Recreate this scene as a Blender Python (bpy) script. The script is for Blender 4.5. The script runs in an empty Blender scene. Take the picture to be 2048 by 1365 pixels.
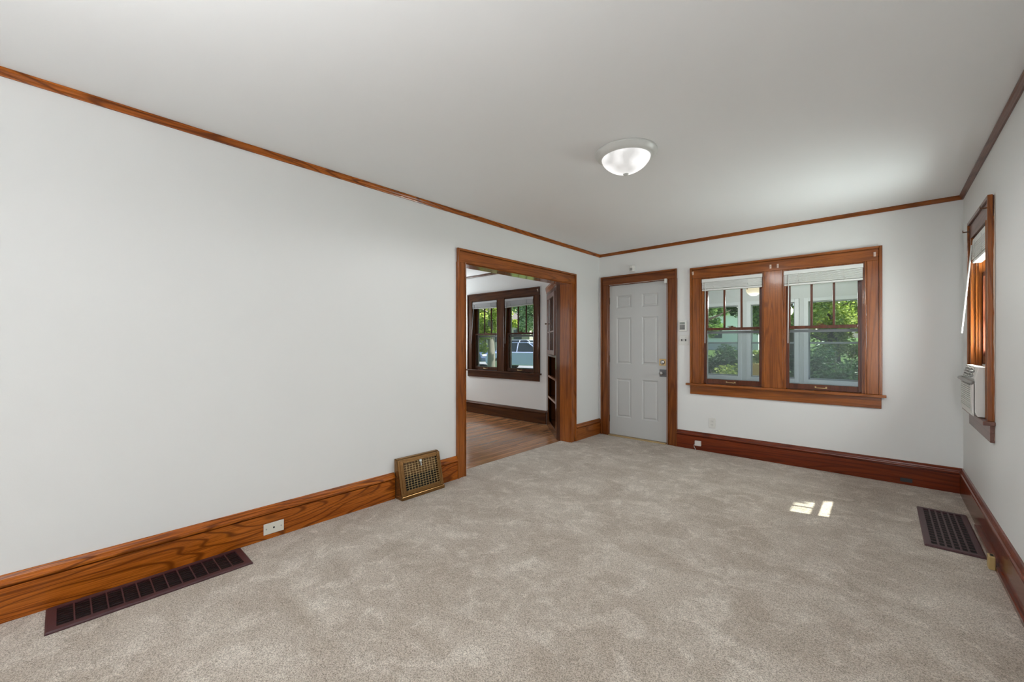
import bpy, bmesh, math, random
from math import pi, sin, cos, radians, sqrt
from mathutils import Vector

scene = bpy.context.scene
COL = scene.collection

# ------------------------------------------------------------------ camera, sky, sun, light, exposure
CAM_H = 1.23
XL, XR, YB, ZC = -2.884, 0.487, 4.963, 2.447      # left wall, right wall, back wall, ceiling
YR = -5.0                                          # wall behind the camera
XLO = -3.03                                        # dining side of the left wall
WT = 0.15                                          # thickness of the outer walls

cam_data = bpy.data.cameras.new('camera')
cam_data.sensor_width = 36.0
cam_data.lens = 816.69 / 2048.0 * 36.0
cam_data.shift_y = (687.83 - 682.5) / 2048.0
cam_data.clip_start = 0.05
cam_data.clip_end = 300
cam = bpy.data.objects.new('camera', cam_data)
cam.location = (0, 0, CAM_H)
cam.rotation_euler = (pi / 2, 0, 0.7375)
COL.objects.link(cam)
scene.camera = cam

world = bpy.data.worlds.new('sky')
scene.world = world
world.use_nodes = True
wn = world.node_tree
bg = wn.nodes['Background']
sky = wn.nodes.new('ShaderNodeTexSky')
sky.sky_type = 'NISHITA'
sky.sun_disc = False
sky.sun_elevation = radians(55)
sky.sun_rotation = radians(75)
sky.air_density = 1.0
sky.dust_density = 2.0
wn.links.new(sky.outputs[0], bg.inputs[0])
bg.inputs[1].default_value = 0.36

sun_d = bpy.data.lights.new('sun', 'SUN')
sun_d.energy = 13.0
sun_d.angle = radians(0.5)
sun_d.color = (1.0, 0.95, 0.86)
sun = bpy.data.objects.new('sun', sun_d)
sun.rotation_euler = Vector((-1, -0.25, -1.5)).to_track_quat('-Z', 'Y').to_euler()
sun.location = (6, 4, 12)
COL.objects.link(sun)


def area_lamp(name, loc, size, aim, power, col=(1, 1, 1)):
    d = bpy.data.lights.new(name, 'AREA')
    d.shape = 'RECTANGLE'
    d.size, d.size_y = size
    d.energy = power
    d.color = col
    o = bpy.data.objects.new(name, d)
    o.location = loc
    o.rotation_euler = Vector(aim).to_track_quat('-Z', 'Z').to_euler()
    COL.objects.link(o)


def spot_lamp(name, loc, power, radius, col=(0.98, 0.99, 1.0), angle=165, aim=None, blend=0.8):
    d = bpy.data.lights.new(name, 'SPOT')
    d.energy = power
    d.spot_size = radians(angle)
    d.spot_blend = blend
    d.shadow_soft_size = radius
    d.color = col
    o = bpy.data.objects.new(name, d)
    o.location = loc
    if aim:
        o.rotation_euler = Vector(aim).to_track_quat('-Z', 'Y').to_euler()
    COL.objects.link(o)


# fill lamps added on unseen walls that have no window or door openings
area_lamp('rear_wall_fill', (0.26, YR + 0.02, 1.20), (0.40, 2.1), (0, 1, 0), 62, (0.96, 0.975, 1.0))
area_lamp('dining_rear_fill', (-4.7, 0.82, 1.40), (1.8, 1.3), (0, 1, 0), 14, (0.86, 0.95, 1.0))
area_lamp('dining_corner_fill', (-6.58, 4.42, 1.50), (0.7, 1.2), (1, -0.12, 0), 60, (0.90, 0.97, 1.0))
# daylight thrown up through the right wall window by the sunlit ground and the top of the air conditioner
area_lamp('daylight_right_window', (XR + WT + 0.03, 4.08, 1.45), (0.54, 0.66), (-1, -0.1, 0.42), 52, (1.0, 1.0, 1.0))
# added unseen fill spot, aimed up at the ceiling behind the camera
spot_lamp('ceiling_bounce_fill', (-0.45, -0.9, 1.25), 305, 0.25, angle=150, aim=(0, 0, 1))

scene.view_settings.view_transform = 'Standard'
scene.view_settings.look = 'None'
scene.view_settings.gamma = 1.0
scene.view_settings.use_curve_mapping = False
scene.view_settings.exposure = 0.0
scene.cycles.use_denoising = True
scene.cycles.max_bounces = 10
scene.cycles.diffuse_bounces = 6
scene.cycles.transparent_max_bounces = 16
scene.cycles.sample_clamp_indirect = 6.0
scene.cycles.caustics_reflective = False
scene.cycles.caustics_refractive = False


# ------------------------------------------------------------------ materials
MATS = {}


def new_mat(name):
    m = bpy.data.materials.new(name)
    m.use_nodes = True
    nt = m.node_tree
    return m, nt, nt.nodes, nt.links, nt.nodes['Principled BSDF']


def plain(name, col, rough=0.5, metal=0.0, bump=0.0, bscale=60.0, var=0.0, spec=0.5):
    """a plain painted / moulded surface with a little noise in colour and relief"""
    if name in MATS:
        return MATS[name]
    m, nt, N, L, b = new_mat(name)
    b.inputs['Roughness'].default_value = rough
    b.inputs['Metallic'].default_value = metal
    b.inputs['Specular IOR Level'].default_value = spec
    tc = N.new('ShaderNodeTexCoord')
    n = N.new('ShaderNodeTexNoise')
    n.inputs['Scale'].default_value = bscale
    n.inputs['Detail'].default_value = 4
    L.new(tc.outputs['Object'], n.inputs['Vector'])
    mix = N.new('ShaderNodeMix')
    mix.data_type = 'RGBA'
    mix.inputs[6].default_value = (*[c * (1 - var) for c in col], 1)
    mix.inputs[7].default_value = (*[min(1, c * (1 + var)) for c in col], 1)
    L.new(n.outputs['Fac'], mix.inputs[0])
    L.new(mix.outputs[2], b.inputs['Base Color'])
    if bump:
        bp = N.new('ShaderNodeBump')
        bp.inputs['Strength'].default_value = bump
        bp.inputs['Distance'].default_value = 0.002
        L.new(n.outputs['Fac'], bp.inputs['Height'])
        L.new(bp.outputs[0], b.inputs['Normal'])
    MATS[name] = m
    return m


def wood(name, dark, mid, light, axis, rough=0.24, grain=1.0, contrast=1.0, rings=70.0, along=0.50, thin=0.1):
    """varnished oak: contour lines of a stretched noise give the cathedral grain, fine streaks the pores"""
    if name in MATS:
        return MATS[name]
    m, nt, N, L, b = new_mat(name)
    tc = N.new('ShaderNodeTexCoord')
    oi = N.new('ShaderNodeObjectInfo')
    off = N.new('ShaderNodeVectorMath'); off.operation = 'SCALE'
    off.inputs[0].default_value = (13.7, 7.3, 9.1)
    L.new(oi.outputs['Random'], off.inputs['Scale'])
    add = N.new('ShaderNodeVectorMath'); add.operation = 'ADD'
    L.new(tc.outputs['Object'], add.inputs[0]); L.new(off.outputs[0], add.inputs[1])

    def stretched(across, along):
        mp = N.new('ShaderNodeMapping')
        s = [across] * 3
        s[axis] = along
        mp.inputs['Scale'].default_value = s
        L.new(add.outputs[0], mp.inputs['Vector'])
        return mp
    mp1 = stretched(7.5 * grain, along * grain)
    n1 = N.new('ShaderNodeTexNoise'); n1.inputs['Scale'].default_value = 1.0
    n1.inputs['Detail'].default_value = 1.5; n1.inputs['Roughness'].default_value = 0.35
    L.new(mp1.outputs[0], n1.inputs['Vector'])
    k = N.new('ShaderNodeMath'); k.operation = 'MULTIPLY'; k.inputs[1].default_value = rings
    L.new(n1.outputs['Fac'], k.inputs[0])
    sn = N.new('ShaderNodeMath'); sn.operation = 'SINE'; L.new(k.outputs[0], sn.inputs[0])
    r1 = N.new('ShaderNodeMapRange')
    r1.inputs[1].default_value = thin; r1.inputs[2].default_value = 1.0
    L.new(sn.outputs[0], r1.inputs[0])
    mp2 = stretched(210.0, 5.0)
    n2 = N.new('ShaderNodeTexNoise'); n2.inputs['Scale'].default_value = 1.0; n2.inputs['Detail'].default_value = 3
    L.new(mp2.outputs[0], n2.inputs['Vector'])
    mp3 = stretched(9.0, 1.6)
    n3 = N.new('ShaderNodeTexNoise'); n3.inputs['Scale'].default_value = 1.0; n3.inputs['Detail'].default_value = 4
    L.new(mp3.outputs[0], n3.inputs['Vector'])
    # base tone varies softly, rings and pores darken it
    base = N.new('ShaderNodeMix'); base.data_type = 'RGBA'
    base.inputs[6].default_value = (*mid, 1); base.inputs[7].default_value = (*light, 1)
    rr = N.new('ShaderNodeMapRange'); rr.inputs[1].default_value = 0.35; rr.inputs[2].default_value = 0.68
    L.new(n3.outputs['Fac'], rr.inputs[0]); L.new(rr.outputs[0], base.inputs[0])
    pr = N.new('ShaderNodeMapRange'); pr.inputs[1].default_value = 0.40; pr.inputs[2].default_value = 0.72
    pr.inputs[3].default_value = 0.0; pr.inputs[4].default_value = 0.55 * contrast
    L.new(n2.outputs['Fac'], pr.inputs[0])
    rm = N.new('ShaderNodeMath'); rm.operation = 'MULTIPLY'; rm.inputs[1].default_value = 0.55 * contrast
    L.new(r1.outputs[0], rm.inputs[0])
    mx = N.new('ShaderNodeMath'); mx.operation = 'MAXIMUM'
    L.new(pr.outputs[0], mx.inputs[0]); L.new(rm.outputs[0], mx.inputs[1])
    fin = N.new('ShaderNodeMix'); fin.data_type = 'RGBA'
    L.new(mx.outputs[0], fin.inputs[0]); L.new(base.outputs[2], fin.inputs[6])
    fin.inputs[7].default_value = (*dark, 1)
    L.new(fin.outputs[2], b.inputs['Base Color'])
    b.inputs['Roughness'].default_value = rough
    b.inputs['Specular IOR Level'].default_value = 0.22
    b.inputs['Coat Weight'].default_value = 0.30
    b.inputs['Coat Roughness'].default_value = 0.10
    bp = N.new('ShaderNodeBump'); bp.inputs['Strength'].default_value = 0.25; bp.inputs['Distance'].default_value = 0.001
    L.new(mx.outputs[0], bp.inputs['Height'])
    nb = N.new('ShaderNodeTexNoise'); nb.inputs['Scale'].default_value = 45.0; nb.inputs['Detail'].default_value = 3
    L.new(add.outputs[0], nb.inputs['Vector'])
    bp2 = N.new('ShaderNodeBump'); bp2.inputs['Strength'].default_value = 0.35; bp2.inputs['Distance'].default_value = 0.002
    L.new(nb.outputs['Fac'], bp2.inputs['Height']); L.new(bp.outputs[0], bp2.inputs['Normal'])
    L.new(bp2.outputs[0], b.inputs['Normal'])
    MATS[name] = m
    return m


OAK = ((0.085, 0.022, 0.004), (0.250, 0.068, 0.011), (0.365, 0.110, 0.019))
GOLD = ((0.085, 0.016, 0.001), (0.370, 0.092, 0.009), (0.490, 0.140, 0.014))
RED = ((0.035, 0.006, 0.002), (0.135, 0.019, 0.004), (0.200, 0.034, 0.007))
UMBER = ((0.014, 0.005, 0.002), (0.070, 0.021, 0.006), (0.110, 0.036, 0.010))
MAUVE = ((0.070, 0.028, 0.022), (0.165, 0.075, 0.055), (0.215, 0.105, 0.080))

def oak(axis): return wood('oak_%s' % 'xyz'[axis], *OAK, axis, contrast=1.0, rings=75.0, along=0.42, thin=0.40)
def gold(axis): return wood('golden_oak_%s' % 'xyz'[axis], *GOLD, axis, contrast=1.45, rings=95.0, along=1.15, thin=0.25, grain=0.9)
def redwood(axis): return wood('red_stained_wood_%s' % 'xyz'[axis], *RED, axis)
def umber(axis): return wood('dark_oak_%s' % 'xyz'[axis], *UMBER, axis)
def mauve(axis): return wood('faded_oak_%s' % 'xyz'[axis], *MAUVE, axis, rough=0.4)


def wall_paint(name, col, rough=0.45):
    m, nt, N, L, b = new_mat(name)
    tc = N.new('ShaderNodeTexCoord')
    n = N.new('ShaderNodeTexNoise'); n.inputs['Scale'].default_value = 1.3; n.inputs['Detail'].default_value = 3
    L.new(tc.outputs['Object'], n.inputs['Vector'])
    mix = N.new('ShaderNodeMix'); mix.data_type = 'RGBA'
    mix.inputs[6].default_value = (*[c * 0.975 for c in col], 1)
    mix.inputs[7].default_value = (*[c * 1.02 for c in col], 1)
    L.new(n.outputs['Fac'], mix.inputs[0]); L.new(mix.outputs[2], b.inputs['Base Color'])
    n2 = N.new('ShaderNodeTexNoise'); n2.inputs['Scale'].default_value = 180; n2.inputs['Detail'].default_value = 2
    L.new(tc.outputs['Object'], n2.inputs['Vector'])
    bp = N.new('ShaderNodeBump'); bp.inputs['Strength'].default_value = 0.12; bp.inputs['Distance'].default_value = 0.001
    L.new(n2.outputs['Fac'], bp.inputs['Height']); L.new(bp.outputs[0], b.inputs['Normal'])
    b.inputs['Roughness'].default_value = rough
    b.inputs['Specular IOR Level'].default_value = 0.35
    MATS[name] = m
    return m


M_WALL = wall_paint('wall_paint', (0.762, 0.772, 0.766))
M_CEIL = wall_paint('ceiling_paint', (0.84, 0.855, 0.865), 0.7)
M_PORCH = wall_paint('porch_paint', (0.70, 0.71, 0.73), 0.6)
M_WHITE = plain('white_plastic', (0.70, 0.70, 0.67), 0.35, var=0.03)
M_BLIND = plain('blind_vinyl', (0.74, 0.75, 0.73), 0.6, var=0.02)
M_DOOR = plain('door_paint', (0.49, 0.495, 0.49), 0.42, bump=0.1, bscale=90, var=0.02)
M_BRASS = plain('aged_brass', (0.60, 0.42, 0.19), 0.30, 0.6, bump=0.2, bscale=120, var=0.25)
M_BRONZE = plain('brass_enamel', (0.250, 0.125, 0.040), 0.20, 0.65, bump=0.25, bscale=50, var=0.35)
M_STEEL = plain('brushed_steel', (0.45, 0.45, 0.45), 0.28, 1.0, var=0.2, bscale=120)
M_BLACK = plain('black_void', (0.006, 0.005, 0.005), 0.7)
M_MAROON = plain('maroon_enamel', (0.060, 0.021, 0.025), 0.38, bump=0.35, bscale=300, var=0.25)
M_ALU = plain('pale_aluminium', (0.62, 0.63, 0.64), 0.4, var=0.04)
M_GREYP = plain('grey_plastic', (0.30, 0.30, 0.29), 0.4)
M_CREAM = plain('cream_plastic', (0.68, 0.66, 0.58), 0.4)
M_RUBBER = plain('black_rubber', (0.02, 0.02, 0.022), 0.8)


def carpet_mat():
    m, nt, N, L, b = new_mat('carpet_pile')
    tc = N.new('ShaderNodeTexCoord')
    P = tc.outputs['Object']

    def noise(scale, detail, rough=0.5, dist=0.0, vec=None, sc3=None):
        n = N.new('ShaderNodeTexNoise')
        n.inputs['Scale'].default_value = scale
        n.inputs['Detail'].default_value = detail
        n.inputs['Roughness'].default_value = rough
        n.inputs['Distortion'].default_value = dist
        if sc3:
            mp = N.new('ShaderNodeMapping'); mp.inputs['Scale'].default_value = sc3
            mp.inputs['Rotation'].default_value = (0, 0, 0.5)
            L.new(P, mp.inputs['Vector']); L.new(mp.outputs[0], n.inputs['Vector'])
        else:
            L.new(P, n.inputs['Vector'])
        return n.outputs['Fac']
    big = noise(2.3, 5, 0.62, 0.7, sc3=(1.0, 1.4, 1))
    mid = noise(7.5, 4, 0.60, 0.8)
    fine = noise(190, 2, 0.60)
    speck = noise(420, 1, 0.5)

    def rng(src, a, bb, c=0.0, d=1.0):
        r = N.new('ShaderNodeMapRange')
        for i, v in enumerate((a, bb, c, d)):
            r.inputs[i + 1].default_value = v
        L.new(src, r.inputs[0])
        return r.outputs[0]

    def mth(op, a, c):
        x = N.new('ShaderNodeMath'); x.operation = op
        for i, s in enumerate((a, c)):
            if isinstance(s, (int, float)):
                x.inputs[i].default_value = s
            else:
                L.new(s, x.inputs[i])
        return x.outputs[0]
    brushed = mth('ADD', mth('MULTIPLY', rng(big, 0.36, 0.66), 0.55), mth('MULTIPLY', rng(mid, 0.50, 0.68), 0.55))
    base = N.new('ShaderNodeMix'); base.data_type = 'RGBA'
    base.inputs[6].default_value = (0.500, 0.430, 0.358, 1)
    base.inputs[7].default_value = (0.790, 0.725, 0.645, 1)
    L.new(brushed, base.inputs[0])
    tuft = mth('ADD', mth('MULTIPLY', rng(fine, 0.34, 0.62), 0.6), mth('MULTIPLY', rng(speck, 0.35, 0.62), 0.4))
    dk = N.new('ShaderNodeMix'); dk.data_type = 'RGBA'; dk.blend_type = 'MULTIPLY'
    dk.inputs[0].default_value = 1.0
    tone = N.new('ShaderNodeMix'); tone.data_type = 'RGBA'
    tone.inputs[6].default_value = (0.34, 0.31, 0.275, 1); tone.inputs[7].default_value = (1.26, 1.26, 1.26, 1)
    L.new(tuft, tone.inputs[0])
    L.new(base.outputs[2], dk.inputs[6]); L.new(tone.outputs[2], dk.inputs[7])
    L.new(dk.outputs[2], b.inputs['Base Color'])
    b.inputs['Roughness'].default_value = 0.95
    b.inputs['Specular IOR Level'].default_value = 0.1
    b.inputs['Sheen Weight'].default_value = 0.15
    bp = N.new('ShaderNodeBump'); bp.inputs['Strength'].default_value = 0.6; bp.inputs['Distance'].default_value = 0.006
    L.new(tuft, bp.inputs['Height'])
    bp2 = N.new('ShaderNodeBump'); bp2.inputs['Strength'].default_value = 0.3; bp2.inputs['Distance'].default_value = 0.02
    L.new(brushed, bp2.inputs['Height']); L.new(bp.outputs[0], bp2.inputs['Normal'])
    L.new(bp2.outputs[0], b.inputs['Normal'])
    return m


M_CARPET = carpet_mat()


def plank_mat():
    m = wood('hardwood_planks', (0.120, 0.046, 0.017), (0.320, 0.145, 0.062), (0.460, 0.230, 0.108), 1, rough=0.22, grain=1.6, contrast=0.6)
    nt = m.node_tree; N, L = nt.nodes, nt.links
    b = N['Principled BSDF']
    src = b.inputs['Base Color'].links[0].from_socket
    tc = N.new('ShaderNodeTexCoord')
    mp = N.new('ShaderNodeMapping'); mp.inputs['Rotation'].default_value = (0, 0, pi / 2)
    L.new(tc.outputs['Object'], mp.inputs['Vector'])
    br = N.new('ShaderNodeTexBrick')
    br.inputs['Scale'].default_value = 1.0
    br.inputs['Brick Width'].default_value = 1.7
    br.inputs['Row Height'].default_value = 0.057
    br.inputs['Mortar Size'].default_value = 0.0016
    br.inputs['Color1'].default_value = (0.72, 0.68, 0.64, 1)
    br.inputs['Color2'].default_value = (1.25, 1.2, 1.15, 1)
    br.inputs['Mortar'].default_value = (0.12, 0.10, 0.08, 1)
    L.new(mp.outputs[0], br.inputs['Vector'])
    mx = N.new('ShaderNodeMix'); mx.data_type = 'RGBA'; mx.blend_type = 'MULTIPLY'; mx.inputs[0].default_value = 1.0
    L.new(src, mx.inputs[6]); L.new(br.outputs['Color'], mx.inputs[7])
    L.new(mx.outputs[2], b.inputs['Base Color'])
    return m


M_PLANK = plank_mat()


def glass_mat(name='window_glass', tint=(0.93, 0.96, 0.95), haze=0.0, refl=0.6):
    m, nt, N, L, b = new_mat(name)
    N.remove(b)
    out = N['Material Output']
    tr = N.new('ShaderNodeBsdfTransparent'); tr.inputs[0].default_value = (*tint, 1)
    gl = N.new('ShaderNodeBsdfGlossy'); gl.inputs['Roughness'].default_value = 0.03
    fr = N.new('ShaderNodeFresnel'); fr.inputs['IOR'].default_value = 1.45
    mm = N.new('ShaderNodeMath'); mm.operation = 'MULTIPLY'; mm.inputs[1].default_value = refl
    L.new(fr.outputs[0], mm.inputs[0])
    mx = N.new('ShaderNodeMixShader')
    ge = N.new('ShaderNodeNewGeometry'); ir = N.new('ShaderNodeMapRange')
    ir.inputs[3].default_value = 1.45; ir.inputs[4].default_value = 1 / 1.45      # same reflectance on both faces of a pane
    L.new(ge.outputs['Backfacing'], ir.inputs[0]); L.new(ir.outputs[0], fr.inputs['IOR'])
    L.new(mm.outputs[0], mx.inputs[0]); L.new(tr.outputs[0], mx.inputs[1]); L.new(gl.outputs[0], mx.inputs[2])
    last = mx.outputs[0]
    if haze:
        df = N.new('ShaderNodeBsdfDiffuse'); df.inputs[0].default_value = (0.55, 0.60, 0.64, 1)
        m2 = N.new('ShaderNodeMixShader'); m2.inputs[0].default_value = haze
        L.new(last, m2.inputs[1]); L.new(df.outputs[0], m2.inputs[2])
        last = m2.outputs[0]
    L.new(last, out.inputs[0])
    return m


M_GLASS = glass_mat()
M_SCREEN = glass_mat('insect_screen', (0.80, 0.82, 0.83), haze=0.07, refl=0.1)


def glow(name, col, strength, mottled=False, base=0.9):
    m, nt, N, L, b = new_mat(name)
    b.inputs['Base Color'].default_value = (base, base, base * 0.98, 1)
    b.inputs['Roughness'].default_value = 0.25
    b.inputs['Emission Color'].default_value = (*col, 1)
    b.inputs['Emission Strength'].default_value = strength
    if mottled:
        tc = N.new('ShaderNodeTexCoord')
        n = N.new('ShaderNodeTexNoise'); n.inputs['Scale'].default_value = 7; n.inputs['Detail'].default_value = 1
        L.new(tc.outputs['Object'], n.inputs['Vector'])
        r = N.new('ShaderNodeMapRange')
        r.inputs[1].default_value = 0.35; r.inputs[2].default_value = 0.62
        r.inputs[3].default_value = strength * 0.55; r.inputs[4].default_value = strength * 1.25
        L.new(n.outputs['Fac'], r.inputs[0]); L.new(r.outputs[0], b.inputs['Emission Strength'])
    MATS[name] = m
    return m


def leaf_mat(name, c1, c2, c3):
    m, nt, N, L, b = new_mat(name)
    N.remove(b)
    g = N.new('ShaderNodeNewGeometry')
    cr = N.new('ShaderNodeValToRGB')
    e = cr.color_ramp.elements
    e[0].color = (*c1, 1); e[1].color = (*c3, 1)
    k = e.new(0.5); k.color = (*c2, 1)
    L.new(g.outputs['Random Per Island'], cr.inputs[0])
    d = N.new('ShaderNodeBsdfDiffuse'); t = N.new('ShaderNodeBsdfTranslucent')
    L.new(cr.outputs[0], d.inputs[0]); L.new(cr.outputs[0], t.inputs[0])
    mx = N.new('ShaderNodeMixShader'); mx.inputs[0].default_value = 0.45
    L.new(d.outputs[0], mx.inputs[1]); L.new(t.outputs[0], mx.inputs[2])
    gl = N.new('ShaderNodeBsdfGlossy'); gl.inputs['Roughness'].default_value = 0.35
    m2 = N.new('ShaderNodeMixShader'); m2.inputs[0].default_value = 0.06
    L.new(mx.outputs[0], m2.inputs[1]); L.new(gl.outputs[0], m2.inputs[2])
    L.new(m2.outputs[0], N['Material Output'].inputs[0])
    return m


# ------------------------------------------------------------------ mesh builder
class MB:
    """collects shapes given in room coordinates; build() links them as ONE mesh object"""

    def __init__(self, tf=None):
        self.v, self.f, self.sm = [], [], []
        self.tf = tf or (lambda x, y, z: (x, y, z))

    def add(self, vs, fs, smooth=False):
        o = len(self.v)
        self.v += [self.tf(*p) for p in vs]
        self.f += [tuple(i + o for i in f) for f in fs]
        self.sm += [smooth] * len(fs)
        return self

    def box(self, x0, x1, y0, y1, z0, z1):
        vs = [(x, y, z) for z in (z0, z1) for y in (y0, y1) for x in (x0, x1)]
        return self.add(vs, [(0, 2, 3, 1), (4, 5, 7, 6), (0, 1, 5, 4), (2, 6, 7, 3), (0, 4, 6, 2), (1, 3, 7, 5)])

    def prism(self, poly, axis, a, b):
        """poly: (p, q) in the plane of the two other axes, in order; extruded from a to b along axis"""
        n = len(poly)

        def pt(p, q, t):
            c = [p, q]
            c.insert(axis, t)
            return tuple(c)
        vs = [pt(p, q, a) for p, q in poly] + [pt(p, q, b) for p, q in poly]
        fs = [tuple(range(n)), tuple(range(2 * n - 1, n - 1, -1))]
        fs += [(i, (i + 1) % n, n + (i + 1) % n, n + i) for i in range(n)]
        return self.add(vs, fs)

    def cyl(self, c, r, a, b, axis=2, n=24, r2=None, smooth=True):
        r2 = r if r2 is None else r2
        vs = []
        for t, rr in ((a, r), (b, r2)):
            for i in range(n):
                p = [c[0] + rr * cos(2 * pi * i / n), c[1] + rr * sin(2 * pi * i / n)]
                p.insert(axis, t)
                vs.append(tuple(p))
        self.add(vs, [(i, (i + 1) % n, n + (i + 1) % n, n + i) for i in range(n)], smooth)
        o = len(self.v) - 2 * n
        self.f += [tuple(o + i for i in range(n)), tuple(o + n + i for i in reversed(range(n)))]
        self.sm += [False, False]
        return self

    def lathe(self, prof, c, axis=2, n=48, smooth=True):
        """prof: (r, t) from one end to the other"""
        vs, fs = [], []
        for r, t in prof:
            for i in range(n):
                p = [c[0] + r * cos(2 * pi * i / n), c[1] + r * sin(2 * pi * i / n)]
                p.insert(axis, t)
                vs.append(tuple(p))
        for k in range(len(prof) - 1):
            for i in range(n):
                j = (i + 1) % n
                fs.append((k * n + i, k * n + j, (k + 1) * n + j, (k + 1) * n + i))
        return self.add(vs, fs, smooth)

    def tube(self, pts, r, n=8, r_end=None):
        pts = [Vector(p) for p in pts]
        rings = []
        for k, p in enumerate(pts):
            d = (pts[min(k + 1, len(pts) - 1)] - pts[max(k - 1, 0)]).normalized()
            up = Vector((0, 0, 1)) if abs(d.z) < 0.9 else Vector((1, 0, 0))
            s = d.cross(up).normalized(); u = s.cross(d)
            rr = r if r_end is None else r + (r_end - r) * k / (len(pts) - 1)
            rings.append([tuple(p + rr * (cos(2 * pi * i / n) * s + sin(2 * pi * i / n) * u)) for i in range(n)])
        vs = [q for ring in rings for q in ring]
        fs = []
        for k in range(len(rings) - 1):
            for i in range(n):
                j = (i + 1) % n
                fs.append((k * n + i, k * n + j, (k + 1) * n + j, (k + 1) * n + i))
        m = len(vs) - n
        fs.append(tuple(range(n))); fs.append(tuple(range(m + n - 1, m - 1, -1)))
        return self.add(vs, fs, True)

    def build(self, name, mat, parent=None, origin=None, bevel=0.0, seg=2):
        if origin is None:
            if parent is not None:
                origin = WORLD[parent.name]
            else:
                xs, ys, zs = zip(*self.v)
                origin = ((min(xs) + max(xs)) / 2, (min(ys) + max(ys)) / 2, min(zs))
        me = bpy.data.meshes.new(name)
        me.from_pydata([(x - origin[0], y - origin[1], z - origin[2]) for x, y, z in self.v], [], self.f)
        me.polygons.foreach_set('use_smooth', self.sm)
        bm = bmesh.new(); bm.from_mesh(me)
        bmesh.ops.recalc_face_normals(bm, faces=bm.faces)
        bm.to_mesh(me); bm.free()
        me.materials.append(mat)
        o = bpy.data.objects.new(name, me)
        COL.objects.link(o)
        if parent is not None:
            o.parent = parent
            pw = WORLD[parent.name]
            o.location = tuple(origin[i] - pw[i] for i in range(3))
        else:
            o.location = origin
        WORLD[o.name] = tuple(origin)
        if bevel:
            bv = o.modifiers.new('edge', 'BEVEL')
            bv.width = bevel; bv.segments = seg; bv.limit_method = 'ANGLE'; bv.angle_limit = radians(40)
        return o


WORLD = {}


def tag(o, label=None, cat=None, group=None, kind=None):
    if label: o['label'] = label
    if cat: o['category'] = cat
    if group: o['group'] = group
    if kind: o['kind'] = kind
    return o


def thing(name, loc, label, cat, group=None):
    o = bpy.data.objects.new(name, None)
    o.empty_display_size = 0.1
    o.location = loc
    COL.objects.link(o)
    WORLD[o.name] = tuple(loc)
    return tag(o, label, cat, group)


def frame_root(name, loc, label, cat):
    o = thing(name, loc, label, cat)
    o['kind'] = 'structure'
    return o


def copy_tree(o, parent=None):
    c = o.copy()
    COL.objects.link(c)
    if parent is not None:
        c.parent = parent
    for ch in list(o.children):
        copy_tree(ch, c)
    return c


def panelled(m, u0, u1, z0, z1, v0, v1, holes):
    """a wall between (u0, z0) and (u1, z1), v0..v1 thick, with rectangular holes (a, b, za, zb)"""
    us = sorted({u0, u1, *[h[0] for h in holes], *[h[1] for h in holes]})
    for a, b in zip(us[:-1], us[1:]):
        hs = sorted([(h[2], h[3]) for h in holes if h[0] <= a and h[1] >= b])
        z = z0
        for ha, hb in hs:
            if ha > z:
                m.box(a, b, v0, v1, z, ha)
            z = hb
        if z < z1:
            m.box(a, b, v0, v1, z, z1)
    return m


BACK = lambda u, v, z: (u, YB + v, z)             # u = X, v outwards
RIGHT = lambda u, v, z: (XR + v, u, z)            # u = Y, v outwards
LEFT = lambda u, v, z: (XL - v, u, z)

# ------------------------------------------------------------------ room shell
Z0, Z1 = 0.77, 1.985                              # sill and head of the window openings
LIV = [(-1.556, -0.927), (-0.759, -0.122)]
DIN = [(-5.463, -4.836), (-4.667, -4.036)]
RWY = (3.80, 4.36)
DOOR = (-2.745, -1.950, 0.0, 2.015)
OPN = (2.509, 4.259, 0.0, 1.99)

S = lambda o: tag(o, kind='structure')
m = MB(); m.box(XLO + 0.012, XR, YR, YB, -0.03, 0.0)
S(m.build('floor', M_CARPET))
m = MB(); m.box(-6.6, XLO + 0.012, 0.8, YB, -0.03, -0.006)
S(m.build('floor_dining', M_PLANK))
m = MB(); m.box(XLO - 0.001, XR + WT, YR - WT, YB + WT, ZC, ZC + 0.12)
S(m.build('ceiling', M_CEIL))
m = MB(); m.box(-6.6 - WT, XLO - 0.001, 0.8 - WT, YB + WT, ZC, ZC + 0.12)
S(m.build('ceiling_dining', M_CEIL))
S(panelled(MB(LEFT), YR, YB, 0, ZC, 0, XL - XLO, [OPN]).build('wall_left', M_WALL))
S(panelled(MB(BACK), XLO, XR + WT, -0.4, ZC, 0, WT,
           [(a, b, Z0 - 0.02, Z1) for a, b in LIV] + [(DOOR[0], DOOR[1], 0.0, DOOR[3])]).build('wall_back', M_WALL))
S(panelled(MB(BACK), -6.6 - WT, XLO, -0.4, ZC, 0, WT, [(a, b, Z0 - 0.02, Z1) for a, b in DIN]).build('wall_dining_back', M_WALL))
S(panelled(MB(RIGHT), YR - WT, YB, -0.4, ZC, 0, WT, [(RWY[0], RWY[1], Z0 - 0.02, Z1)]).build('wall_right', M_WALL))
m = MB(); m.box(XLO, XR, YR - WT, YR, -0.4, ZC)
S(m.build('wall_rear', M_WALL))
m = MB(); m.box(-6.6 - WT, -6.6, 0.8 - WT, YB, -0.4, ZC)
S(m.build('wall_dining_left', M_WALL))
m = MB(); m.box(-6.6, XLO, 0.8 - WT, 0.8, -0.4, ZC)
S(m.build('wall_dining_rear', M_WALL))

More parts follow.
